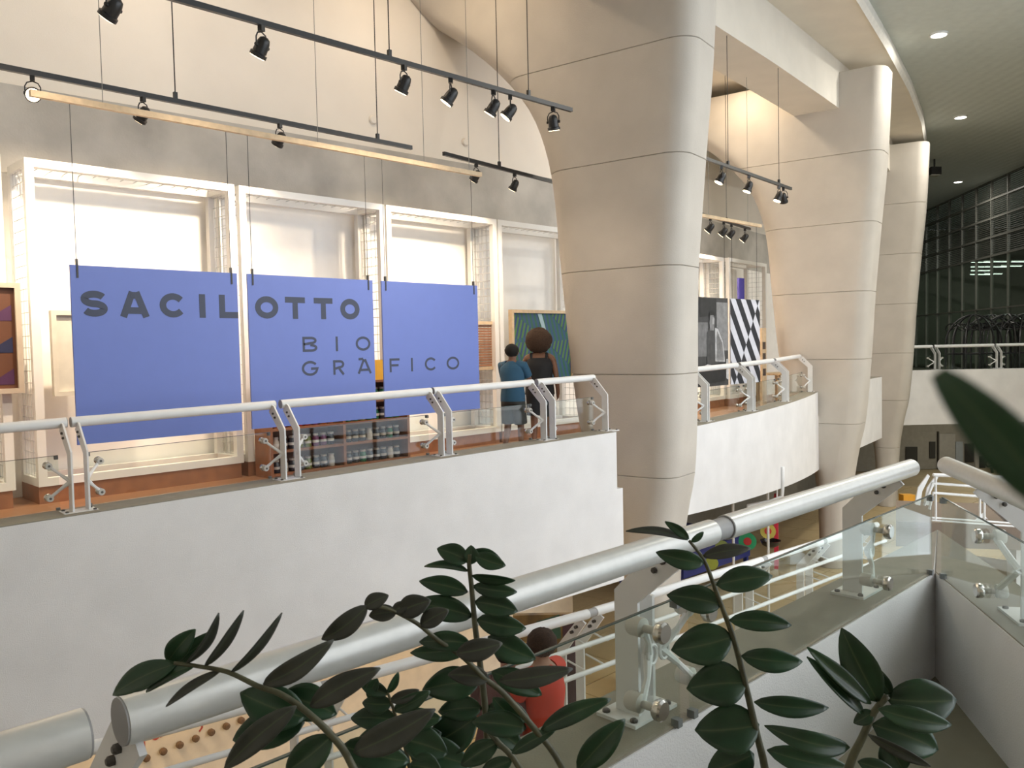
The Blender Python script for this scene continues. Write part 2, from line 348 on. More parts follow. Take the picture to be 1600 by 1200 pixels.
for i in range(ncol):
    t = T0+i*CW
    for k in range(4):
        if lp is None:
            mb = MB(); h = (LZ1-LZ0)/4-0.06
            for q in range(9):
                mb.frame(wr(0, 0, 0)-Vector((W0.x, W0.y, 0))+Vector((0, 0, h*(q+.5)/9)), wd, (wn*0.8+Vector((0, 0, -0.6))).normalized(), (wn*0.6+Vector((0, 0, 0.8))).normalized(), CW-.06, 0.07, 0.012)
            lp = mb.build('louvre_panel', LOUV, gw, local=True); o = lp
        else:
            o = lp.copy(); COL.objects.link(o)
        o.location = wd*(t+CW/2)+Vector((0, 0, slat_rows[k]+0.03))
    for z0, z1 in ((0.2, MZ), (MZ, LZ0)):
        MB().frame(wr(t+CW/2, -0.02, (z0+z1)/2), wd, wn, (0, 0, 1), CW-.06, 0.012, z1-z0-.06).build('pane', DGL, gw)
for i in range(ncol+1): MB().bar(wr(T0+i*CW, 0, 0.2), wr(T0+i*CW, 0, LZ1), 0.10, 0.05, wd).build('mullion', MULL, gw)
for z in [0.2, MZ]+slat_rows: MB().bar(wr(T0, 0, z), wr(T0+ncol*CW, 0, z), 0.10, 0.06).build('transom', MULL, gw)
mb = MB(); mb.prism([wr(-8, -7, 0.2), wr(T1, -7, 0.2), wr(T1, -7, 7.8), wr(-8, -7, 7.8)], -wn*0.2); struct('wall_back_office', mb, M('office_wall', (0.42, 0.43, 0.37), 0.8))
mb = MB(); mb.prism([wr(-8, -7, 0.2), wr(-8, 0.5, 0.2), wr(-8, 0.5, 7.8), wr(-8, -7, 7.8)], wd*0.2); mb.prism([wr(T1, -7, 0.2), wr(T1, 0.05, 0.2), wr(T1, 0.05, 7.8), wr(T1, -7, 7.8)], -wd*0.2); struct('wall_far_end', mb, M('end_wall', (0.36, 0.36, 0.31), 0.8))
mb = MB(); mb.prism([wr(-8, -7.2, 0.2), wr(T1, -7.2, 0.2), wr(T1, 0.05, 0.2), wr(-8, 0.05, 0.2)], (0, 0, -4)); struct('floor_office', mb, M('dark_floor', (0.16, 0.145, 0.12), 0.35))

# closing walls out of view and the daylight window on the right
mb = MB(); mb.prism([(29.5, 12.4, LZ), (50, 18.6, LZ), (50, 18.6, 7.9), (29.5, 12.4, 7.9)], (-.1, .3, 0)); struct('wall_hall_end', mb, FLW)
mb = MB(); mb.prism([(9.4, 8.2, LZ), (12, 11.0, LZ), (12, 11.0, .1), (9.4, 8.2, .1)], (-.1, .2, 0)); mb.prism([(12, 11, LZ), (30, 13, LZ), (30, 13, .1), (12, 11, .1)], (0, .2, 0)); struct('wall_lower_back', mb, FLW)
mb = MB(); mb.box(-3.4, -3.1, -5.3, 7.2, LZ, 7.8); struct('wall_light_block_behind', mb, CREAM)  # unseen wall, added to keep daylight from coming in behind the landing
mb = MB(); mb.box(-3.4, 3.5, -5.32, -5.02, LZ, 7.8); mb.prism([(17.9, -.85, LZ), (21.8, -1.8, LZ), (21.8, -1.8, 7.8), (17.9, -.85, 7.8)], (.06, -.2, 0)); struct('wall_light_block_beside', mb, CREAM)  # unseen wall and pier, added to narrow and steer the window light
wa, wb = Vector((3.5, -5.02, 0)), Vector((17.9, -0.85, 0)); wv = (wb-wa)/10; wdir = wv.normalized(); wnn = Vector((wdir.y, -wdir.x, 0))
win = root('window_1', wa); win['label'] = 'tall daylight window wall right of the landing'
for i in range(11): MB().bar(wa+wv*i+Vector((0, 0, LZ)), wa+wv*i+Vector((0, 0, 7.8)), .12, .08, wdir).build('mullion', MULL, win)
for z in (LZ+.05, -.4, 1.8, 4.8, 7.7): MB().bar(wa+Vector((0, 0, z)), wb+Vector((0, 0, z)), .12, .08).build('transom', MULL, win)

mb = MB(); q0, q1 = wa-wnn*-.4, wb-wnn*-.4
mb.prism([(wa.x-2, wa.y-1.1, -3.0), (wb.x+2.3, wb.y-.6, -3.0), (wb.x+28, wb.y-30, -3.0), (wa.x-10, wa.y-45, -3.0)], (0, 0, -.1)); struct('floor_terrace', mb, M('pale_paving', (.58, .63, .68), .6, var=.25, scale=.35), 'pale paved terrace outside the window wall')
for t in (3, 10, 18): light('office_fill', 'AREA', wr(t, -3.5, 7.6), 260, (.92, 1, .92), aim=wr(t, -3.4, 0), shape='RECTANGLE', size=1.2, size_y=.3)  # fill lights added to brighten the room behind the dark glass

fl_ = fr(9, -2.6, -.48); light('lower_hall_fill', 'AREA', fl_, 55, (1, .95, .82), aim=fl_-Vector((0, 0, 1)), shape='RECTANGLE', size=2.4, size_y=.3)  # added fill light, lifts the dark hall below the far balcony
# ------------------------------------------------------------------ glass railings
X_, Z_ = Vector((1, 0, 0)), Vector((0, 0, 1))
def post(parent, b, t, n, h, plate_side, bolts=True, seg=8):
    """one bent flat steel plate: b = foot on the coping, t = along the rail, n = towards the walkway"""
    pw, th = 0.10, 0.014
    prof = [(-pw/2, 0), (pw/2, 0), (pw/2, h-0.255), (0.255, h-0.075), (0.19, h-0.01), (0.15, h-0.02), (-pw/2, h-0.225)]
    o = MB().prism([b+n*a+Z_*z-t*th/2 for a, z in prof], t*th).build('post', PAINT, parent)
    if bolts:
        for a, z in ((0.125, h-0.125), (0.16, h-0.09)):
            MB().lathe([(0.0105, 0), (0.0105, 0.010), (0.006, 0.015)], 8, b+n*a+Z_*z+t*plate_side*th/2, t*plate_side).build('bolt', BOLT, o)
            MB().lathe([(0.0105, 0), (0.0105, 0.010), (0.006, 0.015)], 8, b+n*a+Z_*z-t*plate_side*th/2, -t*plate_side).build('bolt', BOLT, o)
    return o
def spider(parent, b, t, n, side, zs, gl_n, arm=0.12, big=1.0):
    """cast bracket with two arms and glass bolts, starting from the post and reaching to one side"""
    mid = b+n*0.01+Z_*((zs[0]+zs[1])/2)
    mb = MB(); ends = []
    for z in zs:
        e = b+t*side*arm+n*(gl_n-0.055)+Z_*z
        mb.tube([mid, mid.lerp(e, .5)+n*0.01, e], [0.018*big, 0.012*big, 0.013*big], 8); ends.append(e)
    mb.lathe([(0.024*big, -0.012), (0.024*big, 0.012)], 12, mid, t)
    o = mb.build('bracket', PAINT, parent, smooth=40)
    for e in ends:
        MB().lathe([(0.025*big, -0.03), (0.028*big, -0.02), (0.028*big, 0.012), (0.012*big, 0.016), (0.012*big, 0.04)], 14, e, n).build('spacer', M('pale_spacer', (0.55, 0.54, 0.5), 0.5), o, smooth=40)
        MB().lathe([(0.012, 0.028), (0.026*big, 0.036), (0.03*big, 0.045), (0.03*big, 0.058), (0.024*big, 0.064)], 18, e, n).build('glass_bolt', STEEL, o, smooth=40)
        MB().lathe([(0.010*big, -0.034), (0.010*big, -0.029)], 8, e, n).build('screw', BOLT, o)
def railing(label, cat, Ps, Pe, nvec, r=0.044, h=0.66, lpost=True, rpost=True, lplate=True, rplate=True, spl=True, spr=True, arm=0.12, group=None, gl_h=0.44, pipe_mat=PAINT, ext=0.09, ext2=None, gx=(0.045, -0.045), zs=(0.36, 0.105)):
    """one bay: Ps, Pe are the feet of the end posts at the middle of the coping"""
    Ps, Pe = Vector(Ps), Vector(Pe); d = Pe-Ps; t = Vector((d.x, d.y, 0)).normalized(); n = Vector(nvec).normalized()
    R = thing('glass_railing', Ps, label, cat, group)
    off = n*(0.23)+Z_*h
    a, b = Ps+off-d.normalized()*ext, Pe+off+d.normalized()*(ext if ext2 is None else ext2)
    p = MB().tube([a, b], r, 24).build('handrail', pipe_mat, R, smooth=50)
    e0 = MB().lathe([(r*0.97, -0.004), (r*0.97, 0.002)], 24, a, t).build('end_cap', JOINT, p)
    MB().lathe([(r*0.97, -0.002), (r*0.97, 0.004)], 24, b, t).build('end_cap', JOINT, p)
    for P, on, sd, sp, pl in ((Ps, lpost, 1, spl, lplate), (Pe, rpost, -1, spr, rplate)):
        if on: post(R, P+Z_*0.012, t, n, h, sd)
        if pl:
            o = MB().frame(P+Z_*0.006-t*sd*0.05, t, n, Z_, 0.25, 0.17, 0.012).build('base_plate', PAINT, R)
            for i in (-1, 1):
                for j in (-1, 1): MB().lathe([(0.014, 0.006), (0.014, 0.014), (0.008, 0.018)], 8, P+Z_*0.006-t*sd*0.05+t*i*0.1+n*j*0.06, Z_).build('bolt', BOLT, o)
        if sp: spider(R, P+Z_*0.012, t, n, sd, zs, 0.165, arm)
    g0, g1 = Ps+n*0.165+t*gx[0], Pe+n*0.165+t*gx[1]
    MB().prism([g0+Z_*0.01, g1+Z_*0.01, g1+Z_*gl_h, g0+Z_*gl_h], n*0.010).build('glass_panel', GLASS, R)
    MB().bar(g0+Z_*(gl_h+.002)+n*.005, g1+Z_*(gl_h+.002)+n*.005, 0.0102, 0.004).build('glass_edge', GLASSE, R)
    for q, sg in ((g0, 1), (g1, -1)):
        for z in (0.012, gl_h-0.015): MB().frame(q+t*sg*0.014+Z_*z+n*0.005, t, n, Z_, 0.026, 0.03, 0.028).build('clamp', M('grey_clamp', (0.16, 0.17, 0.17), 0.5), R)
    return R
def gp(px, Yf, zf, off=0.17): x = x_for(px, lambda q: Yf(q)+off, zf); return Vector((x, Yf(x)+off, zf(x)))
# near gallery: feet of the posts by pairs
feet = [(None, 113), (138, 444), (466, 690), (703, 850), (864, 946)]
labs = ['gallery railing bay at the left edge, cut by the frame', 'gallery railing bay in front of the first blue sign',
        'gallery railing bay in front of the shelf of jars', 'gallery railing bay below the third blue sign', 'gallery railing bay ending at the nearest pillar']
for (a, b), lb in zip(feet, labs):
    pe = gp(b, Y1, Z1); ps = gp(a, Y1, Z1) if a else Vector((pe.x-2.2, Y1(pe.x-2.2)+.17, Z1(pe.x-2.2)))
    last = b == 946
    railing(lb, 'railing', ps, pe, (0.05, 1, 0), r=0.042, h=0.693, lpost=a is not None, spl=a is not None, lplate=False, rplate=True, group='railing bays of the near gallery', arm=0.13, ext=0.04)
feet = [(1078, 1101), (1104, 1172), (1176, 1226), (1229, 1266)]
labs = ['second gallery railing bay partly hidden by the nearest pillar', 'second gallery railing bay in front of the photo portrait', 'second gallery railing bay in front of the striped panel', 'second gallery railing bay ending at the middle pillar']
for (a, b), lb in zip(feet, labs):
    railing(lb, 'railing', gp(a, Y2, Z2), gp(b, Y2, Z2), (-0.2, 1, 0), r=0.045, h=0.79, lplate=False, group='railing bays of the second gallery', arm=0.16, ext=0.005)
# landing in the foreground
def fg(x): return Vector((x, 1.750, PT+0.006))
PIPEL = PIPE
R1 = railing('thick foreground handrail bay at the bottom left corner', 'railing', fg(-1.6), fg(0.30), (0, -1, 0), h=0.655, spl=False, lpost=False, lplate=False, rpost=False, spr=False, rplate=False, pipe_mat=PIPEL, ext=0.14, ext2=0.155, group='foreground railing bays')
R2 = railing('long foreground handrail bay crossing behind the plant', 'railing', fg(0.545), fg(2.295), (0, -1, 0), h=0.655, pipe_mat=PIPEL, arm=-0.08, ext=0.026, ext2=0.175, spl=False, spr=False, lplate=True, rplate=True, gx=(-.06, .06), group='foreground railing bays')
R3 = railing('foreground handrail bay ending at the corner by the reflecting glass', 'railing', fg(2.44), fg(4.20), (0, -1, 0), h=0.655, pipe_mat=PIPEL, ext=-0.126, ext2=0.16, lpost=False, spl=False, spr=False, lplate=False, rplate=True, gx=(-.015, .64), group='foreground railing bays')
# second stub plate and the spider brackets beside the joints (bolts on the walkway face of the glass)
def fg_spider(R, x, zs, arms):
    m = Vector((x, 1.69, 0.545)); mb = MB(); ends = []
    for dx, z in arms:
        e = Vector((x+dx, 1.635, z)); mb.tube([m, m.lerp(e, .5)+Vector((0, -.012, 0)), e], [0.020, 0.011, 0.015], 8); ends.append(e)
    mb.tube([m+Vector((0.026*math.cos(a), -0.02, 0.034*math.sin(a))) for a in [k*math.pi/6 for k in range(12)]], 0.007, 6, closed=True)
    o = mb.build('bracket', PAINT, R, smooth=40)
    for e in ends:
        MB().lathe([(0.028, -0.055), (0.033, -0.045), (0.033, 0.0), (0.014, 0.006), (0.014, 0.05)], 16, e, (0, -1, 0)).build('spacer', M('pale_spacer', (0.55, 0.54, 0.5), 0.5), o, smooth=40)
        MB().lathe([(0.014, 0.052), (0.031, 0.058), (0.036, 0.066), (0.036, 0.085), (0.03, 0.092)], 24, e, (0, -1, 0)).build('glass_bolt', STEEL, o, smooth=40)
fg_spider(R2, 2.33, None, [(-0.10, 0.672), (-0.115, 0.418)])
fg_spider(R3, 2.40, None, [(0.12, 0.672), (0.12, 0.418)])
fg_spider(R3, 4.24, None, [(-0.07, 0.672), (-0.08, 0.415)])
MB().prism([Vector((2.375, 1.70, PT+.02)), Vector((2.375, 1.80, PT+.02)), Vector((2.375, 1.80, 0.70)), Vector((2.375, 1.77, 0.735)), Vector((2.375, 1.70, 0.735))], (0.014, 0, 0)).build('post', PAINT, R3)
MB().tube([(2.474, 1.52, PT+.661), (2.562, 1.52, PT+.661)], .038, 24).build('joint_ring', JOINT, R3, smooth=50)
# right parapet bay
def rp(s): p = Vector((CX, CY, 0))+BD*s+BN*0.172; return Vector((p.x, p.y, PT+.006))
R4 = railing('handrail bay on the parapet at the right edge', 'railing', rp(2.6), rp(0.83), -BN, h=0.655, pipe_mat=PIPEL, ext=0.3, ext2=0.45, spl=False, spr=False, lplate=False, gx=(-.1, .71), group='foreground railing bays')
mb = MB()
m = rp(0.83)+Z_*0.235-BN*0.06
for s, z in ((0.70, 0.362), (0.72, 0.105)):
    e = rp(s)+Z_*z-BN*0.115; mb.tube([m, e], [0.018, 0.014], 8)
    MB().lathe([(0.03, -0.045), (0.033, -0.04), (0.033, 0.0), (0.014, 0.006), (0.014, 0.05)], 16, e, -BN).build('spacer', M('pale_spacer', (0.55, 0.54, 0.5), 0.5), R4, smooth=40)
    MB().lathe([(0.014, 0.052), (0.031, 0.058), (0.036, 0.066), (0.036, 0.085), (0.03, 0.092)], 24, e, -BN).build('glass_bolt', STEEL, R4, smooth=40)
mb.build('bracket', PAINT, R4, smooth=40)
# far balcony
def ff(t): p = fr(t, -0.17, 0.64); return p
for (a, b), lb in (((2.0, 5.85), 'far balcony railing bay beside the farthest pillar'), ((6.0, 7.9), 'far balcony railing bay in front of the black wire domes'), ((8.05, 12.0), 'far balcony railing bay at the right edge of the photo')):
    railing(lb, 'railing', ff(a), ff(b), -far_n, r=0.05, h=0.74, lplate=False, group='far balcony railing bays', arm=0.16, ext=0.04)
# lower ramp railing: pipe, two thinner rails, bent posts
def lr(x, dz=0, dy=0): return Vector((x, 3.72+max(0, 3.9-x)*.18+dy, -0.25-0.045*max(0, x-4)+dz))
LR = thing('ramp_railing', lr(0.3, -1.1), 'white triple-rail ramp railing seen below the foreground handrail', 'railing')
ends = [0.3, 2.42, 2.50, 4.42, 4.50, 6.9, 6.98, 8.15, 8.23, 9.6]
for a, b in zip(ends[::2], ends[1::2]):
    MB().tube([lr(a), lr(b)], 0.034, 16).build('handrail', PAINT, LR, smooth=50)
for a, b in zip(ends[1::2], ends[2::2]): MB().tube([lr(a), lr(b)], 0.031, 16).build('joint_ring', JOINT, LR, smooth=50)
for dz in (-0.17, -0.36):
    MB().tube([lr(x, dz, -0.10) for x in lin(0.3, 9.6, 12)], 0.018, 10).build('lower_rail', PAINT, LR, smooth=50)
for x in (2.36, 2.56, 4.36, 4.56, 6.84, 7.04, 8.09, 8.29, 9.4):
    b = lr(x, -1.12, 0.2)
    o = MB().prism([b+Vector((0, y, z)) for y, z in ((-.04, 0), (.04, 0), (.04, .85), (-.17, 1.10), (-.23, 1.07), (-.04, .82))], (0.014, 0, 0)).build('post', PAINT, LR)
    for dz in (-0.17, -0.36): MB().tube([lr(x+.01, dz, 0.15), lr(x+.01, dz-.04, -0.06), lr(x+.01, dz, -0.10)], 0.007, 6).build('rail_hook', PAINT, o)
    for y, z in ((-.15, 1.03), (-.11, .985)):
        MB().lathe([(0.012, -.02), (0.012, .034)], 8, b+Vector((0, y, z)), X_).build('bolt', BOLT, o)

# ------------------------------------------------------------------ blue signs
SY = 8.0
def stroke(mb, pts, th, closed, org, ex, ez, dep):
    P = [Vector((p[0], p[1])) for p in pts]; n = len(P); L, Rr = [], []
    for i, p in enumerate(P):
        a = P[i-1] if (i or closed) else p; b = P[(i+1) % n] if (i < n-1 or closed) else p
        d1 = (p-a).normalized() if (p-a).length > 1e-9 else (b-p).normalized(); d2 = (b-p).normalized() if (b-p).length > 1e-9 else d1
        nn = Vector((-d1.y-d2.y, d1.x+d2.x)); nn.normalize(); c = max(.45, nn.dot(Vector((-d1.y, d1.x))))
        L.append(p+nn*(th/2/c)); Rr.append(p-nn*(th/2/c))
    m = n if closed else n-1
    for i in range(m):
        j = (i+1) % n; q = [L[i], L[j], Rr[j], Rr[i]]
        mb.prism([org+ex*v.x+ez*v.y for v in q], dep)
def arc(cx, cy, rx, ry, a0, a1, n=20): return [(cx+rx*math.cos(math.radians(a0+(a1-a0)*k/n)), cy+ry*math.sin(math.radians(a0+(a1-a0)*k/n))) for k in range(n+1)]
def glyph(c, w, h, th):
    i = th/2; cx, cy = w/2, h/2; rx, ry = w/2-i, h/2-i; S = []
    if c == 'O': return [(arc(cx, cy, rx, ry, 0, 345, 23), True)]
    if c == 'C': return [(arc(cx, cy, rx, ry, 38, 322, 22), False)]
    if c == 'G': return [(arc(cx, cy, rx, ry, 38, 330, 22)+[(w-i, cy-.02*h), (cx+.05*w, cy-.02*h)], False)]
    if c == 'I': return [([(cx, 0), (cx, h)], False)]
    if c == 'L': return [([(i, h), (i, i), (w, i)], False)]
    if c == 'T': return [([(0, h-i), (w, h-i)], False), ([(cx, 0), (cx, h-th)], False)]
    if c == 'F': return [([(i, 0), (i, h-i), (w, h-i)], False), ([(th, h*.5), (w*.88, h*.5)], False)]
    if c == 'A': return [([(i*.9, 0), (cx-i*.55, h), ], False), ([(w-i*.9, 0), (cx+i*.55, h)], False), ([(w*.22, h*.26), (w*.78, h*.26)], False), ([(cx-i*1.2, h-i), (cx+i*1.2, h-i)], False)]
    if c == 'Á': return glyph('A', w, h, th)+[([(cx-.1*w, h+.04*h), (cx-.42*w, h+.02*h)], False)]
    if c == 'B':
        return [([(i, i), (i, h-i), (w*.6, h-i)]+arc(w*.6, h*.75, w*.36-i, h*.25-i, 90, -90, 10)+[(i, h*.5)], False), ([(w*.6, h*.5)]+arc(w*.6, h*.26, w*.4-i, h*.26-i, 90, -90, 10)+[(0, i)], False)]
    if c == 'R':
        return [([(i, 0), (i, h-i), (w*.55, h-i)]+arc(w*.55, h*.71, w*.42-i, h*.29-i, 90, -90, 10)+[(th, h*.42)], False), ([(w*.52, h*.42), (w-i, 0)], False)]
    if c == 'S':
        q = (h-2*i)/4
        return [(arc(cx, h-i-q, rx, q, 25, 268, 18)+arc(cx, i+q, rx, q, 88, -155, 18), False)]
signs = [((2.457, 4.037), 'leftmost of the three hanging blue signs, bold dark letters along its top', [('S', 127, 167, 452, 492), ('A', 188, 232, 455, 492), ('C', 250, 290, 455, 491), ('I', 311, 321, 456, 491), ('L', 343, 371, 457, 492)], 109),
         ((4.150, 5.722), 'middle hanging blue sign with three lines of dark lettering', [('O', 399, 434, 458, 494), ('T', 446, 476, 460, 493), ('T', 491, 519, 462, 494), ('O', 532, 561, 463, 494), ('b', 0, 0, 0, 0)], 388),
         ((5.850, 7.385), 'rightmost hanging blue sign with one short line of thin letters', [], 597)]
thin = [('B', 473, 495, 518, 544), ('I', 523, 529, 518, 543), ('O', 556, 578, 517, 542), ('G', 472, 497, 560, 585), ('R', 521, 538, 559, 583), ('Á', 559, 580, 560, 580)]
thin3 = [('F', 609, 624, 556, 579), ('I', 641, 646, 555, 577), ('C', 664, 682, 553, 575), ('O', 698, 717, 552, 573)]
for k, ((x0, x1), lb, big, _) in enumerate(signs):
    R = thing('hanging_sign', ((x0+x1)/2, SY, 0.83), lb, 'sign', 'hanging blue signs')
    pan = MB().box(x0, x1, SY, SY+0.02, 0.83, 2.445).build('panel', BLUE, R)
    todo = [(g, True) for g in big if g[0] != 'b'] + [(g, False) for g in (thin if k == 1 else thin3 if k == 2 else [])]
    for (c, a, b, t, bt), bold in todo:
        p0 = on_y(a, bt, SY); p1 = on_y(b, t, SY); w = p1.x-p0.x; h = (p1.z-p0.z)
        h = 0.235 if bold else 0.165
        z0 = 1.985 if bold else (1.635 if bt > 540 and bt < 546 else 1.37)
        if bold is False: z0 = 1.625 if c in 'BIO' and t < 530 and k == 1 else 1.36
        th = 0.062 if bold else 0.027
        mb = MB()
        for kk, (pts, cl) in enumerate(glyph(c, w, h, th)): stroke(mb, pts, th, cl, Vector((p0.x, SY-.0005-.0004*kk, z0)), X_, Z_, Vector((0, -0.0015, 0)))
        mb.build('letter', INK, pan)
    for xx in (x0+0.06, x1-0.06):
        MB().tube([(xx, SY+.01, 2.44), (xx, SY+.01, 3.87)], 0.0035, 5).build('wire', BLACK, R)
        MB().box(xx-.008, xx+.008, SY-.006, SY+.026, 2.33, 2.50).build('clip', BLACK, R)
bar = thing('wooden_batten', (5, SY, 3.87), 'long pale wooden batten that carries the blue signs', 'batten')
MB().box(2.2, 7.5, SY-.02, SY+.03, 3.875, 3.93).build('batten', WOODBAR, bar)
for x in (2.8, 5.05, 6.55, 7.3): MB().tube([(x, SY+.01, 3.9), (x, SY+.01, 7.59)], 0.004, 5).build('wire', M('grey_wire', (.25, .24, .22), .5), bar)

# ------------------------------------------------------------------ white display racks
RY, RB, RZ0, RZ1 = 9.5, 10.12, 0.28, 3.67
def rack(x0, x1, label, y0=RY, y1=RB, z0=RZ0, z1=RZ1, ang=0.0, side=True):
    R = thing('display_rack', (x0, y0, 0.1), label, 'rack', 'white display racks'); R.rotation_euler.z = ang
    L = x1-x0; D = y1-y0; b = 0.085
    def B(nm, a, c, d, e_, f, g, mat=RACKW): return MB().box(a, c, d, e_, f-.1, g-.1).build(nm, mat, R, local=True)
    for x in (0, L-b):
        for y in (0, D-b): B('upright', x, x+b, y, y+b, z0, z1)
    for y in (0, D-b):
        B('rail', b, L-b, y, y+b, z1-b, z1); B('rail', b, L-b, y, y+b, z0, z0+b)
    for x in (0, L-b):
        B('cross_bar', x, x+b, b, D-b, z1-b, z1); B('cross_bar', x, x+b, b, D-b, z0, z0+b)
    if side:
        for x in (0.02, L-0.02):
            mb = MB()
            for z in lin(z0+.1, z1-.1, 27): mb.bar((x, b, z-.1), (x, D-b, z-.1), 0.006, 0.006)
            for y in lin(b+.03, D-b-.03, 5): mb.bar((x, y, z0-.1+b), (x, y, z1-.1-b), 0.006, 0.006)
            mb.build('side_grid', M('grid_wire', (.6, .6, .58), .4), R, local=True)
    mb = MB()
    for x in lin(b, L-b, 15): mb.bar((x, b, z1-.12), (x, D-b, z1-.12), 0.006, 0.006)
    mb.build('top_grid', M('grid_wire', (.6, .6, .58), .4), R, local=True)
    p = MB().box(0.0, L-.03, 0.01, D, 0.0, z0-.1).build('plinth', BROWN, R, local=True)
    return R
rx = [(0.0, 2.32), (2.53, 4.80), (4.86, 7.03), (7.06, 9.22), (9.25, 11.4)]
rl = ['white display rack at the left edge, cut by the frame', 'white display rack behind the leftmost blue sign', 'white display rack behind the middle blue sign', 'white display rack behind the rightmost blue sign', 'white display rack behind the green painting']
for (a, b), l in zip(rx, rl): rack(a, b, l)
p = on_z(1100, 396, 3.67)
rack(p.x-1.0, p.x+1.25, 'white display rack above the photo portrait', p.y, p.y+.6, ang=0.10)
rack(p.x+1.30, p.x+3.6, 'white display rack above the striped panel', p.y+.13, p.y+.73, ang=0.10)

# ------------------------------------------------------------------ track lights
def spot(loc, label, group, yaw=0.0, tilt=0.6, energy=0.0, hot=1.0, s=1.0, lit=True):
    """hangs below loc; tilt = angle of the barrel away from straight down, towards yaw"""
    R = thing('spotlight', loc, label, 'spotlight', group); R.rotation_euler.z = yaw
    MB().box(-.02*s, .02*s, -.02*s, .02*s, -.045*s, 0).build('adapter', BLACK, R, local=True)
    w = .062*s
    y = MB().tube([(-w, 0, -.16*s), (-w, 0, -.10*s), (-w*.7, 0, -.065*s), (0, 0, -.05*s), (w*.7, 0, -.065*s), (w, 0, -.10*s), (w, 0, -.16*s)], .006*s, 6).build('yoke', BLACK, R, local=True)
    for sg in (-1, 1): MB().lathe([(.014*s, -.01*s), (.014*s, .012*s)], 8, (sg*w, 0, -.16*s), X_).build('knob', BLACK, y, local=True)
    ax = Vector((0, math.sin(tilt), -math.cos(tilt))); c = Vector((0, 0, -.16*s))
    h = MB().lathe([(.018*s, -.075*s), (.040*s, -.06*s), (.050*s, -.03*s), (.054*s, .0), (.056*s, .05*s), (.068*s, .056*s), (.068*s, .085*s), (.060*s, .085*s), (.055*s, .072*s)], 18, c, ax).build('housing', BLACK, R, smooth=40, local=True)
    MB().lathe([(.058*s, .0865*s), (.058*s, .089*s)], 18, c, ax).build('lens', M('lamp_glow', (1, .9, .75), .3, emit=(1, .80, .52), estr=7.0), h, local=True)
    if energy:
        q = Matrix.Rotation(yaw, 3, 'Z') @ (c+ax*0.1*s); d = Matrix.Rotation(yaw, 3, 'Z') @ ax
        L = light('spot_lamp', 'SPOT', q, energy, WARM, aim=q+d, spot_size=math.radians(105), spot_blend=1.0, shadow_soft_size=0.05)
        L.parent = R; L.matrix_parent_inverse = Matrix.Rotation(-yaw, 4, 'Z')
    return R
def track(p0, p1, rods, label, rod_top=7.59, w=0.042, h=0.05):
    p0, p1 = Vector(p0), Vector(p1)
    R = thing('light_track', p0, label, 'light track', 'black light tracks')
    MB().bar(p0, p1, w, h).build('rail', BLACK, R)
    for f in rods:
        p = p0.lerp(p1, f)
        rr = MB().tube([p+Z_*.02, (p.x, p.y, rod_top)], 0.006, 6).build('hanger_rod', BLACK, R)
        MB().box(p.x-.018, p.x+.018, p.y-.018, p.y+.018, p.z, p.z+.09).build('hanger_clip', BLACK, R)
    return R
TZ1, TZ2 = 4.6, 4.2
def on_track(p0, p1, px):
    lo, hi = -.6, 1.4
    for _ in range(50):
        m = (lo+hi)/2; d = p0.lerp(p1, m)-EYEP
        if 800+F_PX*d.dot(rt)/d.dot(fw) > px: hi = m
        else: lo = m
    return p0.lerp(p1, lo)-Z_*.025
def onT(px, py, z): return on_z(px, py, z)
a, b = onT(285, 1, TZ1), onT(893, 172, TZ1); dA = (b-a).normalized()
track(a-dA*3.2, b, [(x) for x in (0.32, 0.655, 0.905)], 'long black light track hanging nearest the void')
for px, py, yw, tl, lb in ((175, -32, .5, .75, 'spotlight cut by the top edge of the photo'), (408, 38, .35, .6, 'spotlight highest on the long near track'), (631, 100, .3, .55, 'spotlight left of the pair on the near track'),
                           (704, 121, .7, .65, 'spotlight tilted left, fourth from the right end of near track'), (771, 141, .5, .6, 'spotlight third from the right end of near track'), (797, 149, .8, .7, 'spotlight second from the right end of near track'), (864, 169, -1.1, .3, 'spotlight at the right end of near track')):
    spot(on_track(a, b, px), lb, 'track spotlights', yw, tl, 75, s=1.15)
a, b = onT(0, 104, TZ2), onT(643, 231, TZ2); dA = (b-a).normalized()
track(a-dA*2.0, b, [0.54, 0.92], 'black light track above the first two blue signs')
for px, py, yw, tl, lb in ((-140, 76, .1, .75, 'spotlight on the upper track left of the photo edge'), (50, 116, 2.87, 1.15, 'brightly glaring spotlight at the upper left'), (223, 152, .4, .75, 'spotlight above the leftmost blue sign'), (437, 195, .2, .75, 'spotlight above the middle blue sign')):
    spot(on_track(a, b, px), lb, 'track spotlights', yw, tl, 30 if px == 50 else 430, s=1.0)
a, b = onT(693, 240, TZ2), onT(860, 283, TZ2); dA = (b-a).normalized()
track(a, b+dA*0.5, [0.40], 'short black light track left of the nearest pillar')
for px, py, yw, tl, lb in ((744, 256, .2, .75, 'spotlight behind the end of the wooden batten'), (804, 272, .2, .6, 'spotlight close to the nearest pillar')):
    spot(on_track(a, b, px), lb, 'track spotlights', yw, tl, 330, s=1.0)
a, b = onT(1100, 247, 4.5), onT(1236, 295, 4.5); dA = (b-a).normalized()
track(a-dA*.6, b, [0.35, 0.86], 'black light track between the nearest and middle pillars', rod_top=6.6)
for px, py, yw, tl, lb in ((1127, 259, .8, .5, 'left spotlight on the track between the pillars'), (1170, 277, .8, .4, 'middle spotlight on the track between the pillars'), (1217, 291, .9, .4, 'first of two close spotlights at that track end'), (1224, 293, -1.2, .6, 'last of two close spotlights at that track end')):
    spot(on_track(a, b, px), lb, 'track spotlights', yw, tl, 9, s=1.15)
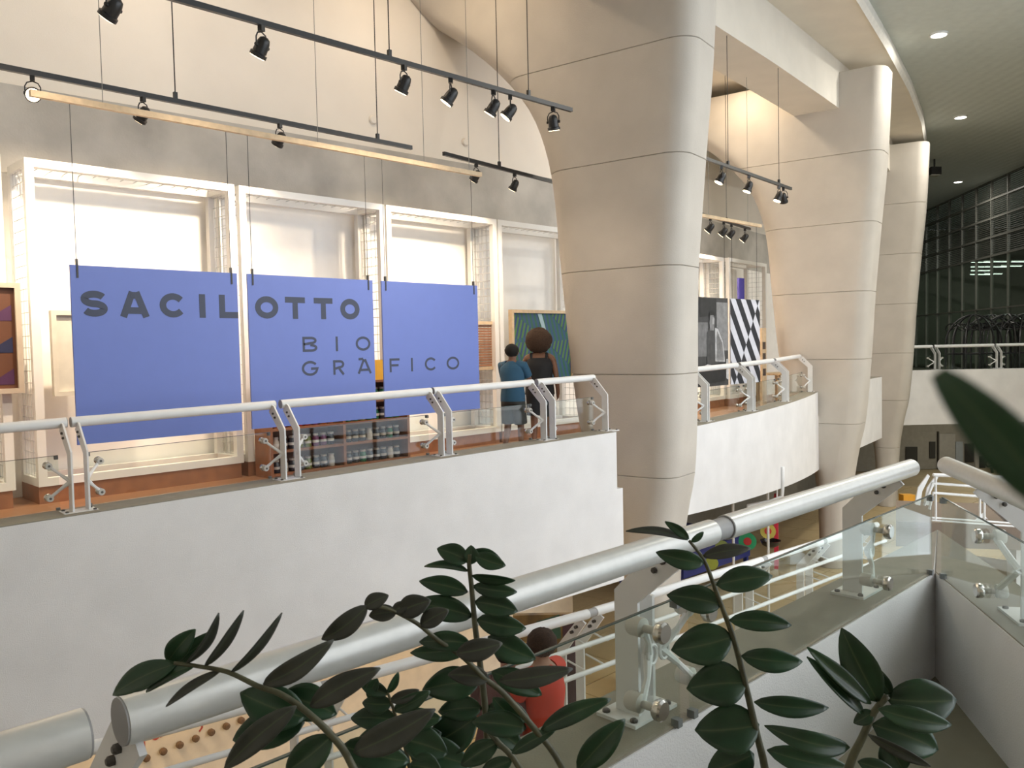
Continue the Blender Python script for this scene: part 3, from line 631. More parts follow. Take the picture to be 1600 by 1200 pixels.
a, b = onT(1095, 334, 4.2), onT(1172, 358, 4.2); dA = (b-a).normalized()
track(a-dA*.8, b, [0.6], 'far black light track above the photo portrait')
w0, w1 = on_y(1088, 341, 7.912), on_y(1189, 362, 7.912)
b2 = thing('wooden_batten', (w0.x, 7.912, 3.84), 'far pale wooden batten above the striped panel', 'batten')
MB().box(w0.x, w1.x, 7.89, 7.94, 3.84, 3.895).build('batten', WOODBAR, b2)
for x in (w0.x+.4, w1.x-.5): MB().tube([(x, 7.912, 3.86), (x, 7.912, 6.59)], .004, 5).build('wire', M('grey_wire', (.25, .24, .22), .5), b2)
for i, (px, py) in enumerate(((1110, 343), (1131, 350), (1143, 353), (1164, 361))):
    spot(on_track(a, b, px), ['first', 'second', 'third', 'fourth'][i]+' from the left of the small far spotlights', 'track spotlights', .3, .75, 430, s=1.2)
# unseen warm fill lights added at the gallery ceiling to brighten the racks
for i, (x, y) in enumerate(((0.5, 8.9), (4.0, 8.9), (7.5, 8.9), (13.0, 9.0), (16.5, 9.4))):
    R = thing('ceiling_downlight', (x, y, 7.59), 'added warm gallery fill light above '+['the leftmost rack', 'the leftmost sign', 'the rightmost sign', 'the photo portrait', 'the striped panel'][i], 'downlight', 'added gallery fill lights')
    MB().lathe([(.22, -.03), (.22, 0)], 20, (x, y, 7.59)).build('rim', PAINT, R); MB().lathe([(.18, -.034), (.18, -.031)], 20, (x, y, 7.59)).build('lens', M('lamp_glow', (1, .9, .75), .3), R)
    light('gallery_fill', 'AREA', (x, y, 7.54), (38 if x < 10 else 50), WARM, aim=(x, y+.3, 0), shape='DISK', size=.36)
for i, (x, y) in enumerate(((14, 1.5), (22, 3.2), (24, 1.0))):  # unseen lights added to the hall ceiling to brighten the far pillars
    R = thing('ceiling_downlight', (x, y, 7.8), ['added hall fill light nearest the window, unseen', 'added hall fill light above the void, unseen', 'added hall fill light beside the window pier, unseen'][i], 'downlight', 'hall downlights')
    MB().lathe([(.17, -.02), (.17, 0.02)], 24, (x, y, 7.8)).build('rim', PAINT, R); MB().lathe([(.145, -.024), (.145, -.021)], 24, (x, y, 7.8)).build('lens', M('hall_lamp_glow', (1, 1, .95), .3, emit=(1, .97, .88), estr=4.0), R)
    light('hall_lamp', 'AREA', (x, y, 7.75), 300, (1, .95, .85), aim=(x, y, 0), shape='DISK', size=.29)
for i, (x, y) in enumerate(((2.5, 7.7), (6.0, 7.7), (10.6, 9.6))):  # fill lights added under the slab to warm the lower floor
    zz = -.36; R = thing('ceiling_downlight', (x, y, zz), ['added warm fill light under the gallery slab, left', 'added warm fill light under the gallery slab, middle', 'added warm fill light under the gallery slab near the nearest pillar'][i], 'downlight', 'added lower hall fill lights')
    MB().lathe([(.14, -.02), (.14, 0.0)], 20, (x, y, zz)).build('rim', PAINT, R); MB().lathe([(.12, -.024), (.12, -.021)], 20, (x, y, zz)).build('lens', M('lamp_glow', (1, .9, .75), .3), R)
    light('under_slab_fill', 'AREA', (x, y, zz-.04), (30, 30, 75)[i], (1, .76, .46), aim=(x, y, -5), shape='DISK', size=.24)
# hall downlights
for i, (px, py) in enumerate(((1467, 54), (1501, 183), (1497, 284))):
    p = on_z(px, py, 7.8); R = thing('ceiling_downlight', p, ['nearest round hall downlight', 'second round hall downlight', 'farthest round hall downlight'][i], 'downlight', 'hall downlights')
    MB().lathe([(.17, -.02), (.17, 0.02)], 24, p).build('rim', PAINT, R); MB().lathe([(.145, -.024), (.145, -.021)], 24, p).build('lens', M('hall_lamp_glow', (1, 1, .95), .3, emit=(1, .97, .88), estr=4.0), R)
    light('hall_lamp', 'AREA', (p.x, p.y, p.z-.05), 95, (1, .95, .85), aim=(p.x, p.y, 0), shape='DISK', size=.29)
p = on_y(727, 222, WY)
for px, py, lb in ((727, 222, 'small round disc on the cream wall, right one'), (583, 187, 'small round disc on the cream wall, left one')):
    p = on_y(px, py, WY-.01); tag(MB().lathe([(.065, -.01), (.07, .0), (.055, .025), (.02, .03)], 20, p, (0, -1, 0)).build('round_sensor', CREAM, smooth=40), lb, 'sensor')
# ------------------------------------------------------------------ art on the racks
def print_mat(name, fn):
    m = bpy.data.materials.new(name); m.use_nodes = True; fn(m.node_tree, m.node_tree.nodes, m.node_tree.links, m.node_tree.nodes['Principled BSDF']); return m
def stripes(nt, n, l, b, ang, scale, c0, c1, other=None):
    tc = n.new('ShaderNodeTexCoord'); mp = n.new('ShaderNodeMapping'); mp.inputs['Rotation'].default_value = (0, ang, 0)
    w = n.new('ShaderNodeTexWave'); w.bands_direction = 'X'; w.inputs['Scale'].default_value = scale
    rp = n.new('ShaderNodeValToRGB'); rp.color_ramp.interpolation = 'CONSTANT'; rp.color_ramp.elements[1].position = .5
    rp.color_ramp.elements[0].color = (*c0, 1); rp.color_ramp.elements[1].color = (*c1, 1)
    l.new(tc.outputs['Object'], mp.inputs['Vector']); l.new(mp.outputs[0], w.inputs['Vector']); l.new(w.outputs['Fac'], rp.inputs['Fac'])
    return rp.outputs['Color']
GREENP = print_mat('green_blue_stripes', lambda nt, n, l, b: l.new(stripes(nt, n, l, b, .25, 3.2, (.015, .10, .06), (.02, .07, .16)), b.inputs['Base Color']))
GREENQ = print_mat('lime_navy_stripes', lambda nt, n, l, b: l.new(stripes(nt, n, l, b, -.3, 3.6, (.06, .17, .04), (.015, .045, .14)), b.inputs['Base Color']))
def framed(name, x0, x1, y, z0, z1, label, cat, fmat, fill):
    R = thing(name, ((x0+x1)/2, y, z0), label, cat); f = .05
    MB().box(x0+f*.4, x1-f*.4, y+.015, y+.05, z0+f*.4, z1-f*.4).build('canvas', fill, R)
    for a in ((x0, x1, z0, z0+f), (x0, x1, z1-f, z1), (x0, x0+f, z0+f, z1-f), (x1-f, x1, z0+f, z1-f)):
        MB().box(a[0], a[1], y-.02, y+.06, a[2], a[3]).build('frame_strip', fmat, R)
    return R
P = framed('framed_painting', 9.44, 10.95, 9.44, 1.02, 2.24, 'large green and blue geometric painting behind the two walkers', 'painting', WOODBAR, GREENP)
for pts in (((9.5, 2.18), (10.1, 1.85), (9.5, 1.75)), ((9.5, 1.7), (10.2, 1.72), (9.8, 1.35)), ((10.4, 2.18), (10.88, 2.18), (10.88, 1.8)), ((10.3, 1.7), (10.88, 1.75), (10.88, 1.3))):
    MB().prism([(x, 9.452, z) for x, z in pts], (0, .002, 0)).build('painted_triangle', GREENQ, P)
MB().prism([(10.08, 9.45, 2.18), (10.18, 9.45, 2.18), (10.34, 9.45, 1.75), (10.26, 9.45, 1.75)], (0, .002, 0)).build('painted_streak', M('pale_blue_paint', (.35, .5, .55), .5), P)
P = framed('framed_painting', 0.9, 2.42, 9.44, 1.27, 2.38, 'painting with brown and purple triangles at the left edge', 'painting', M('pale_frame', (.55, .46, .36), .5), M('umber_paint', (.12, .045, .02), .6))
for i in range(5):
    for j in range(3):
        x = 2.34-i*.28; z = 1.36+j*.32
        MB().prism([(x, 9.452, z), (x-.24, 9.452, z), (x, 9.452, z+.16)], (0, .002, 0)).build('painted_triangle', M('navy_paint', (.015, .018, .06), .6) if (i+j) % 2 else M('purple_paint', (.07, .02, .07), .6), P)
R = framed('grey_artwork', 2.74, 3.6, 9.60, 1.21, 2.12, 'pale grey panel half hidden behind the leftmost blue sign', 'artwork', M('grey_strip', (.62, .58, .49), .6), M('grey_panel', (.60, .57, .49), .7))
R = thing('slatted_artwork', (8.9, 9.6, 1.3), 'framed brown slatted panel right of the rightmost blue sign', 'artwork')
for a in ((8.62, 9.22, 1.28, 1.33), (8.62, 9.22, 2.0, 2.05), (8.62, 8.67, 1.33, 2.0), (9.17, 9.22, 1.33, 2.0)): MB().box(a[0], a[1], 9.56, 9.64, a[2], a[3]).build('frame_strip', WOODBAR, R)
for k in range(16): MB().box(8.68, 9.16, 9.585, 9.625, 1.34+k*.0415, 1.368+k*.0415).build('slat', BROWN, R)
# second gallery panels: portrait print and stripes
p0, p1 = on_y(1088, 464, 7.9), on_y(1137, 466, 7.9)
R = thing('hung_print', (p0.x, 7.9, .9), 'black and white photo print of a standing figure, hung left of the striped panel', 'panel', 'hung prints in the second gallery')
GR = lambda v: M('print_grey_%d' % int(v*1000), (v, v, v*1.02), .6, var=.25, scale=9)
PX, PZ, PH, PWd = p0.x, 0.86, 1.58, p1.x-p0.x
def pr(u, v, k=0): return Vector((PX+u*PWd, 7.9-.002-.0015*k, PZ+v*PH))
pan = MB().box(PX, PX+PWd, 7.9, 7.92, PZ, PZ+PH).build('panel', GR(.05), R)
for k, (v, pts) in enumerate(((.16, [(0, .72), (.34, .72), (.36, .34), (0, .34)]), (.22, [(.62, .95), (.98, .95), (.98, .4), (.62, .4)]), (.025, [(.1, .99), (.62, .99), (.6, .80), (.1, .78)]),
                              (.06, [(.30, .25), (.30, .6), (.42, .68), (.66, .66), (.84, .5), (.88, .25)]), (.42, [(.56, .28), (.56, .66), (.66, .65), (.82, .5), (.88, .27)]), (.20, [(.40, .63), (.52, .63), (.55, .76), (.50, .81), (.41, .80), (.38, .72)]),
                              (.38, [(.47, .70), (.53, .70), (.53, .77), (.48, .785)]), (.015, [(.37, .76), (.40, .80), (.5, .805), (.54, .79), (.55, .83), (.46, .86), (.38, .83)]), (.02, [(.0, .24), (.9, .26), (.86, .05), (0, .02)]), (.6, [(.2, .2), (.44, .2), (.5, .235), (.3, .25), (.16, .23)]), (.5, [(.9, .30), (.98, .30), (.98, .06), (.9, .08)]))):
    MB().prism([pr(u, w, k+1) for u, w in pts], (0, .001, 0)).build('print_area', GR(v), pan)
for k in range(5): MB().prism([pr(.6+.05*k, .29, 12), pr(.615+.05*k, .29, 12), pr(.635+.035*k, .62-.03*k, 12), pr(.62+.035*k, .62-.03*k, 12)], (0, .001, 0)).build('print_area', GR(.2), pan)
for u in (.08, .92): MB().tube([pr(u, 1)+Vector((0, .012, 0)), pr(u, 1)+Vector((0, .012, 1.41))], .004, 5).build('wire', BLACK, R)
q0, q1 = on_y(1141, 467, 7.9), on_y(1187, 468, 7.9)
R = thing('hung_print', (q0.x, 7.9, .9), 'hung panel of slanted black and white stripes', 'panel', 'hung prints in the second gallery')
SX, SW = q0.x, q1.x-q0.x
pan = MB().box(SX, SX+SW, 7.9, 7.92, PZ, PZ+PH).build('panel', M('print_white', (.62, .63, .70), .6), R)
def sp(u, v): return Vector((SX+u*SW, 7.898, PZ+v*PH))
def clip(poly, f):
    out = []
    for i, a in enumerate(poly):
        b = poly[(i+1) % len(poly)]; fa, fb = f(a), f(b)
        if fa >= 0: out.append(a)
        if fa*fb < 0: t = fa/(fa-fb); out.append((a[0]+(b[0]-a[0])*t, a[1]+(b[1]-a[1])*t))
    return out
diag = lambda p: p[0]-(p[1]*1.0+.02)          # the slanted axis where the stripes break
for side in (1, -1):
    for k in range(-14, 12):
        x = k*.34+(.17 if side < 0 else 0)
        poly = [(x, 1.0), (x+.17, 1.0), (x+.17+.95, 0), (x+.95, 0)]
        poly = clip(poly, lambda p: side*(p[0]-(0.12+.86*p[1])))
        for f in (lambda p: p[0], lambda p: 1-p[0]): poly = clip(poly, f) if len(poly) > 2 else []
        if len(poly) > 2: MB().prism([sp(*p) for p in poly], (0, .001, 0)).build('stripe', M('print_black', (.02, .022, .03), .6), pan)
for u in (.08, .92): MB().tube([sp(u, 1)+Vector((0, .012, 0)), sp(u, 1)+Vector((0, .012, 1.41))], .004, 5).build('wire', BLACK, R)
bx = on_y(1156, 455, 9.9); tag(MB().box(bx.x-.12, bx.x+.12, 9.85, 9.9, bx.z-.75, bx.z+.3).build('blue_banner', M('violet_blue', (.06, .05, .30), .6)), 'narrow violet banner above the striped panel', 'banner')
# small plywood table behind the second railing
tp = on_z(1215, 583, 0.85); R = thing('side_table', (tp.x, tp.y, .1), 'small plywood table behind the second gallery railing', 'table')
MB().box(tp.x-.55, tp.x+.55, tp.y-.35, tp.y+.35, .82, .86).build('table_top', WOODBAR, R)
for i in (-1, 1):
    for j in (-1, 1): MB().box(tp.x+i*.48-.03, tp.x+i*.48+.03, tp.y+j*.28-.03, tp.y+j*.28+.03, .1, .82).build('leg', WOODBAR, R)
# notices on the wooden board by the middle pillar
R = thing('notice_board', (15.4, 9.3, .1), 'tall wooden board with small dark notices beside the middle pillar', 'board')
nb = on_y(1192, 500, 9.2)
MB().box(nb.x-.05, nb.x+.15, 9.2, 9.26, .1, 1.95).build('board', WOODBAR, R)
for z in (1.55, 1.3, .95): MB().box(nb.x-.02, nb.x+.1, 9.19, 9.2, z-.08, z+.08).build('notice', M('dark_notice', (.08, .06, .05), .6), R)

# ------------------------------------------------------------------ shelf of jars
R = thing('jar_shelf', (6.0, 9.2, .1), 'red-brown wooden shelf unit below the middle blue sign', 'shelf')
s0, s1, sy0, sy1 = 4.93, 7.05, 9.08, 9.46
for x in (s0, (s0+s1)/2-.02, s1-.04): MB().box(x, x+.04, sy0, sy1, .1, 1.23).build('side_panel', BROWN, R)
MB().box(s0+.04, s1-.04, sy1-.02, sy1, .1, 1.2).build('back_panel', M('dark_brown_wood', (.14, .055, .03), .6), R)
SH = [.12, .40, .67, .94, 1.20]
for z in SH: MB().box(s0+.04, s1-.04, sy0, sy1-.02, z, z+.03).build('shelf_board', BROWN, R)
jc = [('crimson', (.35, .03, .03)), ('plum', (.16, .03, .10)), ('bottle_green', (.02, .16, .06)), ('amber', (.45, .18, .03)), ('slate', (.05, .05, .06)), ('cream', (.65, .58, .45)), ('olive', (.20, .22, .04)), ('rust', (.32, .09, .03))]
PROTO = {}
def jar(x, y, z, c, bay, row, k):
    nm, rgb = jc[c]
    o_, po_ = ['first', 'second', 'third', 'fourth', 'fifth', 'sixth', 'seventh', 'eighth', 'ninth'][k], ['left', 'right'][bay]
    rw_ = ['lowest', 'second lowest', 'second highest', 'highest'][row]
    lb = '%s jar, %s from left, %s board, %s bay of the shelf' % (nm.replace('_', ' '), o_, rw_, po_)
    R = thing('jar', (x, y, z), lb, 'jar', 'jars on the brown shelf')
    key = c
    if key not in PROTO:
        PROTO[key] = [MB().lathe([(.040, 0), (.046, .01), (.046, .10), (.036, .125), (.036, .135)], 12), MB().lathe([(.039, .135), (.039, .16)], 12), MB().lathe([(.0466, .045), (.0466, .078)], 12)]
        PROTO[key] = [q.build(n_, m_, R, smooth=40, local=True) for q, n_, m_ in zip(PROTO[key], ('glass_body', 'lid', 'paper_label'), (M('jar_'+nm, rgb, .25), M('jar_lid', (.5, .45, .38), .4), M('jar_label', (.7, .66, .58), .6)))]
    else:
        for q in PROTO[key]:
            d = q.copy(); COL.objects.link(d); d.parent = R
pat = [[[4, 5, 4, 4, 6, 4, 4, 5], [4, 4, 2, 4, 4, 4, 5, 4]], [[5, 4, 4, 6, 6, 1, 1, 4], [4, 4, 4, 5, 4, 4, 2, 4]], [[7, 1, 7, 0, 0, 1, 7, 7], [2, 2, 6, 2, 2, 4, 2, 2]], [[0, 7, 0, 1, 0, 0, 1, 1], [2, 2, 3, 2, 2, 2, 6, 2]], [[0, 3, 0, 7, 1, 0, 0, 7], [3, 3, 5, 3, 4, 7, 4, 0]]]
for row in range(4):
    for bay in range(2):
        for k in range(8): jar(s0+.13+bay*1.05+k*.112, sy0+.11, SH[row]+.03, pat[row][bay][k], bay, row, k)
# yellow show card between the middle and rightmost signs
p = on_y(592, 588, 9.1); tag(MB().prism([(p.x-.1, 9.12, 1.231), (p.x+.2, 9.12, 1.231), (p.x+.2, 9.17, 1.50), (p.x-.1, 9.17, 1.50)], (0, .008, 0)).build('show_card', M('yellow_card', (.75, .42, .03), .5)), 'yellow card on top of the jar shelf', 'card')

# ------------------------------------------------------------------ people
def skin(name, nodes, edges, mat, parent, rootn=None, sub=2):
    ks = list(nodes); me = bpy.data.meshes.new(name)
    off = wloc(parent)
    me.from_pydata([Vector(nodes[k][0])-off for k in ks], [(ks.index(a), ks.index(b)) for a, b in edges], [])
    o = bpy.data.objects.new(name, me); COL.objects.link(o); o.parent = parent; me.materials.append(mat)
    o.modifiers.new('skin', 'SKIN'); o.modifiers['skin'].use_smooth_shade = True
    sv = me.skin_vertices[0].data
    for i, k in enumerate(ks):
        r = nodes[k][1]; sv[i].radius = r if isinstance(r, tuple) else (r, r); sv[i].use_root = (k == (rootn or ks[0]))
    md = o.modifiers.new('sub', 'SUBSURF'); md.levels = sub; md.render_levels = sub
    return o
def chain(*a): return list(zip(a[:-1], a[1:]))
def blob(mb, c, r, n=14, m=10, noise=0.0, axis=None):
    c = Vector(c); r = r if isinstance(r, tuple) else (r, r, r); vs = []; fs = []
    for i in range(m+1):
        th = math.pi*i/m
        for k in range(n):
            ph = 2*math.pi*k/n; j = 1+noise*random.uniform(-1, 1)
            vs.append(c+Vector((r[0]*math.sin(th)*math.cos(ph)*j, r[1]*math.sin(th)*math.sin(ph)*j, r[2]*math.cos(th)*j)))
    fs = [(i*n+k, i*n+(k+1) % n, (i+1)*n+(k+1) % n, (i+1)*n+k) for i in range(m) for k in range(n)]
    mb.add(vs, fs)
def person(base, face, H, label, skin_c, top, bottom, hair, hair_kind, sleeves=True, shorts=0.30, bend=0.0, arms='down', girth=1.0):
    base = Vector(base); f = Vector((math.cos(face), math.sin(face), 0)); s = Vector((f.y, -f.x, 0))   # s: the figure's right
    k = H/1.7
    R = thing('person', base, label, 'person')
    cb, sb = math.cos(bend), math.sin(bend)
    hip = 0.90
    def P(a, b, z):      # a right, b forward, z up (1.7 m figure); above the hip the trunk bends forward
        if z > hip: dz, db = z-hip, b; z2 = hip+dz*cb-db*sb; b2 = dz*sb+db*cb
        else: z2, b2 = z, b
        return base+s*(a*k)+f*(b2*k)+Z_*(z2*k)
    SK = M('skin_'+label[:12].replace(' ', '_'), skin_c, .55, var=.04)
    N = {'pelvis': (P(0, 0, .93), .130*k*girth), 'waist': (P(0, .0, 1.08), .118*k*girth), 'chest': (P(0, .0, 1.26), .135*k*girth), 'collar': (P(0, -.01, 1.39), .085*k*girth), 'neck': (P(0, .0, 1.47), .046*k), 'skull': (P(0, .02, 1.57), .084*k), 'crown': (P(0, .015, 1.64), .074*k)}
    E_ = chain('pelvis', 'waist', 'chest', 'collar', 'neck', 'skull', 'crown')
    for sg, nm in ((1, 'r'), (-1, 'l')):
        hand = {'down': [(.20, .0, 1.385), (.245, -.02, 1.12), (.265, .06, .90), (.265, .10, .82)], 'front': [(.19, .02, 1.37), (.22, .14, 1.16), (.12, .34, 1.12), (.10, .42, 1.12)], 'swing': [(.20, 0, 1.385), (.25, -.06*sg, 1.12), (.27, -.02*sg+.04, .89), (.265, .0*sg+.08, .81)]}[arms]
        rr = [.056, .042, .031, .034]
        nms = ['sh', 'el', 'wr', 'pa']
        for q, (pt, r) in enumerate(zip(hand, rr)): N[nms[q]+nm] = (P(sg*pt[0], pt[1], pt[2]), r*k)
        E_ += chain('collar', 'sh'+nm, 'el'+nm, 'wr'+nm, 'pa'+nm)
        d = (N['pa'+nm][0]-N['wr'+nm][0]).normalized()
        for q in range(4):      # fingers
            o2 = f*((q-1.5)*.018*k); a0 = N['pa'+nm][0]+o2*.8
            N['fa%d%s' % (q, nm)] = (a0+d*.045*k+o2*.2, .0095*k); N['fb%d%s' % (q, nm)] = (a0+d*(.082-.008*abs(q-1.3))*k-s*sg*.012*k, .008*k)
            E_ += [('pa'+nm, 'fa%d%s' % (q, nm)), ('fa%d%s' % (q, nm), 'fb%d%s' % (q, nm))]
        N['th'+nm] = (N['pa'+nm][0]+f*.035*k+d*.03*k, .010*k); E_.append(('pa'+nm, 'th'+nm))
        st = .10*sg
        N['hip'+nm] = (P(sg*.085, 0, .86), .088*k); N['knee'+nm] = (P(sg*.09, .03+st*.4, .49), .060*k); N['calf'+nm] = (P(sg*.09, .01+st*.6, .34), .054*k); N['ank'+nm] = (P(sg*.09, -.03+st, .09), .036*k); N['toe'+nm] = (P(sg*.10, .12+st, .035), .034*k)
        E_ += chain('pelvis', 'hip'+nm, 'knee'+nm, 'calf'+nm, 'ank'+nm, 'toe'+nm)
    body = skin('body', N, E_, SK, R, 'pelvis', 1)
    # face
    hc = P(0, .02, 1.58); hf = (P(0, .12, 1.58)-P(0, .02, 1.58)).normalized(); hu = (P(0, .02, 1.68)-hc).normalized()
    mb = MB(); mb.tube([hc+hf*.086*k+hu*.01*k, hc+hf*.110*k-hu*.025*k, hc+hf*.086*k-hu*.035*k], [.008*k, .016*k, .006*k], 8)
    mb.build('nose', SK, body, smooth=True)
    for sg in (1, -1):
        mb = MB(); blob(mb, hc+s*sg*.088*k-hf*.005*k, (.014*k, .022*k, .032*k), 8, 6); mb.build('ear', SK, body, smooth=True)
        mb = MB(); blob(mb, hc+s*sg*.032*k+hf*.082*k+hu*.012*k, .012*k, 8, 6); mb.build('eye', M('eye_dark', (.03, .02, .015), .2), body, smooth=True)
    MB().tube([hc+hf*.088*k-hu*.055*k+s*.022*k, hc+hf*.094*k-hu*.055*k, hc+hf*.088*k-hu*.055*k-s*.022*k], .006*k, 6).build('mouth', M('lip', (.22, .07, .06), .5), body)
    mb = MB()
    if hair_kind == 'afro': blob(mb, hc+hu*.060*k-hf*.03*k, (.198*k, .198*k, .192*k), 30, 20, .05)
    else: blob(mb, hc+hu*.036*k-hf*.024*k, (.112*k, .112*k, .104*k), 20, 14, .03)
    mb.build('hair', M('hair_'+label[:8].replace(' ', '_'), hair, .9, var=.3, scale=60, bump=.6, bscale=200), R, smooth=True)
    # clothes: shells lofted around the trunk and limbs
    def loft(mb, rows, n=18):       # rows: (centre, half width, half depth, up axis follows the trunk)
        vs = []
        for c_, hw, hd, fa in rows:
            for q in range(n):
                t_ = 2*math.pi*q/n; vs.append(c_+s*(hw*math.cos(t_))+fa*(hd*math.sin(t_)))
        m_ = len(rows); fs = [(i*n+q, i*n+(q+1) % n, (i+1)*n+(q+1) % n, (i+1)*n+q) for i in range(m_-1) for q in range(n)]
        mb.add(vs, fs)
    fa = (P(0, .1, 1.2)-P(0, 0, 1.2)).normalized(); g = girth*k
    mb = MB()
    rows = [(P(0, 0, .84), .185*g, .150*g, f), (P(0, 0, .93), .180*g, .150*g, f.lerp(fa, .5)), (P(0, 0, 1.08), .160*g, .140*g, fa), (P(0, 0, 1.26), .185*g, .160*g, fa), (P(0, 0, 1.36), .185*g if sleeves else .15*g, .125*g, fa)]
    rows += [(P(0, 0, 1.42), .125*g, .088*g, fa), (P(0, 0, 1.455), .062*k, .062*k, fa)] if sleeves else [(P(0, 0, 1.385), .12*g, .105*g, fa)]
    loft(mb, rows)
    for nm, sg in (('r', 1), ('l', -1)):
        if sleeves: mb.tube([N['collar'][0].lerp(N['sh'+nm][0], .45), N['sh'+nm][0]+Z_*.004, N['sh'+nm][0].lerp(N['el'+nm][0], .35), N['sh'+nm][0].lerp(N['el'+nm][0], .72)], [.085*k, .080*k, .072*k, .068*k], 14, cap=False)
        else: mb.tube([P(sg*.085*girth, -.085*girth, 1.34), P(sg*.095*girth, -.05, 1.445), P(sg*.095*girth, .05, 1.43), P(sg*.085*girth, .10*girth, 1.34)], .024*k, 8)
    tp_ = mb.build('top', top, R, smooth=50); tm = tp_.modifiers.new('thick', 'SOLIDIFY'); tm.thickness = .006
    mb = MB()
    loft(mb, [(P(0, 0, .92), .165*g, .138*g, fa), (P(0, 0, .86), .178*g, .142*g, f), (P(0, 0, .80), .174*g, .132*g, f)])
    for nm, sg in (('r', 1), ('l', -1)):
        kn = N['hip'+nm][0].lerp(N['knee'+nm][0], min(1, shorts*3)); mb.tube([N['hip'+nm][0]+Z_*.03*k, N['hip'+nm][0].lerp(kn, .4), kn], [.105*g, .100*g, .092*g], 14, cap=False)
    so_ = mb.build('shorts', bottom, R, smooth=50); tm = so_.modifiers.new('thick', 'SOLIDIFY'); tm.thickness = .006
    for sg, nm in ((1, 'r'), (-1, 'l')):
        a, t = N['ank'+nm][0], N['toe'+nm][0]; mb = MB()
        mb.tube([a-f*.05*k-Z_*.045*k, a-Z_*.03*k, t+f*.0*k, t+f*.06*k], [.035*k, .045*k, .044*k, .03*k], 10); mb.build('shoe', M('shoe_dark', (.04, .04, .045), .6), R, smooth=True)
    return R
wp = at(845, 690, 12.2); wp.z = .1
person(wp, math.radians(40), 1.68, 'woman with a round afro in a black tank top on the gallery', (.20, .095, .055), M('black_cotton', (.012, .012, .014), .8), M('black_shorts', (.014, .015, .018), .8), (.055, .028, .015), 'afro', sleeves=False, arms='swing', girth=1.2, shorts=.3)
bp_ = at(803, 690, 11.7); bp_.z = .1
person(bp_, math.radians(15), 1.56, 'boy in a blue t-shirt walking beside the woman on the gallery', (.22, .11, .07), M('teal_cotton', (.02, .085, .16), .8), M('dark_shorts', (.035, .037, .035), .8), (.010, .009, .008), 'short', shorts=.36, arms='front', girth=1.1)
# two figures on the ramp below
cp = at(846, 1000, 5.0); rz = -1.30-0.0225*(cp.x+6); cp.z = rz
person(cp, math.radians(95), (at(846, 985, 5.0).z-rz)*1.0, 'child in a red shirt standing on the ramp behind the plant', (.36, .19, .13), M('red_cotton', (.55, .05, .03), .8), M('denim', (.05, .07, .12), .8), (.035, .018, .010), 'short', arms='front')
d_ = at(772, 955, 4.8); d_.z = rz
person(d_, math.radians(30), 1.42, 'adult in a dark top stooping over the child on the ramp', (.33, .15, .10), M('maroon_cotton', (.10, .03, .035), .8), M('dark_jeans', (.03, .035, .05), .8), (.015, .012, .012), 'short', bend=.55, arms='front')

# ------------------------------------------------------------------ lower hall things
# shop wall lettering and studs
R = thing('shop_lettering', (2, 8.18, -2), 'thin red loja lettering on the cream shop wall', 'lettering')
RED = M('red_letter', (.40, .06, .04), .5)
def loja(x, z, h):
    w = h*.55; th = h*.09; org = Vector((x, 8.198, z)); dv = Vector((0, -.002, 0))
    for q, c in enumerate('lojaloja'):
        ox = q*w*1.05+(w*.6 if q > 3 else 0); mb = MB(); o3 = org+X_*ox
        if c == 'l': stroke(mb, [(w*.5, 0), (w*.5, h*1.1)], th, False, o3, X_, Z_, dv)
        if c == 'o': stroke(mb, arc(w*.5, h*.35, w*.42, h*.35, 0, 340, 17), th, True, o3, X_, Z_, dv)
        if c == 'j': stroke(mb, [(w*.55, h*.7), (w*.55, -h*.2), (w*.3, -h*.35)], th, False, o3, X_, Z_, dv); mb.lathe([(th*.8, 0), (th*.8, .002)], 8, o3+X_*w*.55+Z_*h*.92, (0, -1, 0))
        if c == 'a': stroke(mb, arc(w*.45, h*.33, w*.36, h*.33, 0, 340, 17), th, True, o3, X_, Z_, dv); stroke(mb, [(w*.86, 0), (w*.86, h*.68)], th, False, o3, X_, Z_, dv)
        mb.build('letter', RED, R)
pl = on_y(180, 1180, 8.2); loja(pl.x-.05, pl.z+.02, .22); loja(pl.x+.15, pl.z+.42, .22)
for k in range(14):
    p = on_y(228, 1184, 8.19); q = on_y(376, 1125, 8.19); p = p.lerp(q, k/6)
    tag(MB().lathe([(.036, 0), (.036, .03), (.02, .04)], 10, p, (0, -1, 0)).build('wall_stud', M('brown_stud', (.14, .08, .04), .5)), 'brown stud on the shop wall, %s from the left' % ['first', 'second', 'third', 'fourth', 'fifth', 'sixth', 'seventh', 'eighth', 'ninth', 'tenth', 'eleventh', 'twelfth', 'thirteenth', 'fourteenth'][k], 'stud', 'studs on the shop wall')
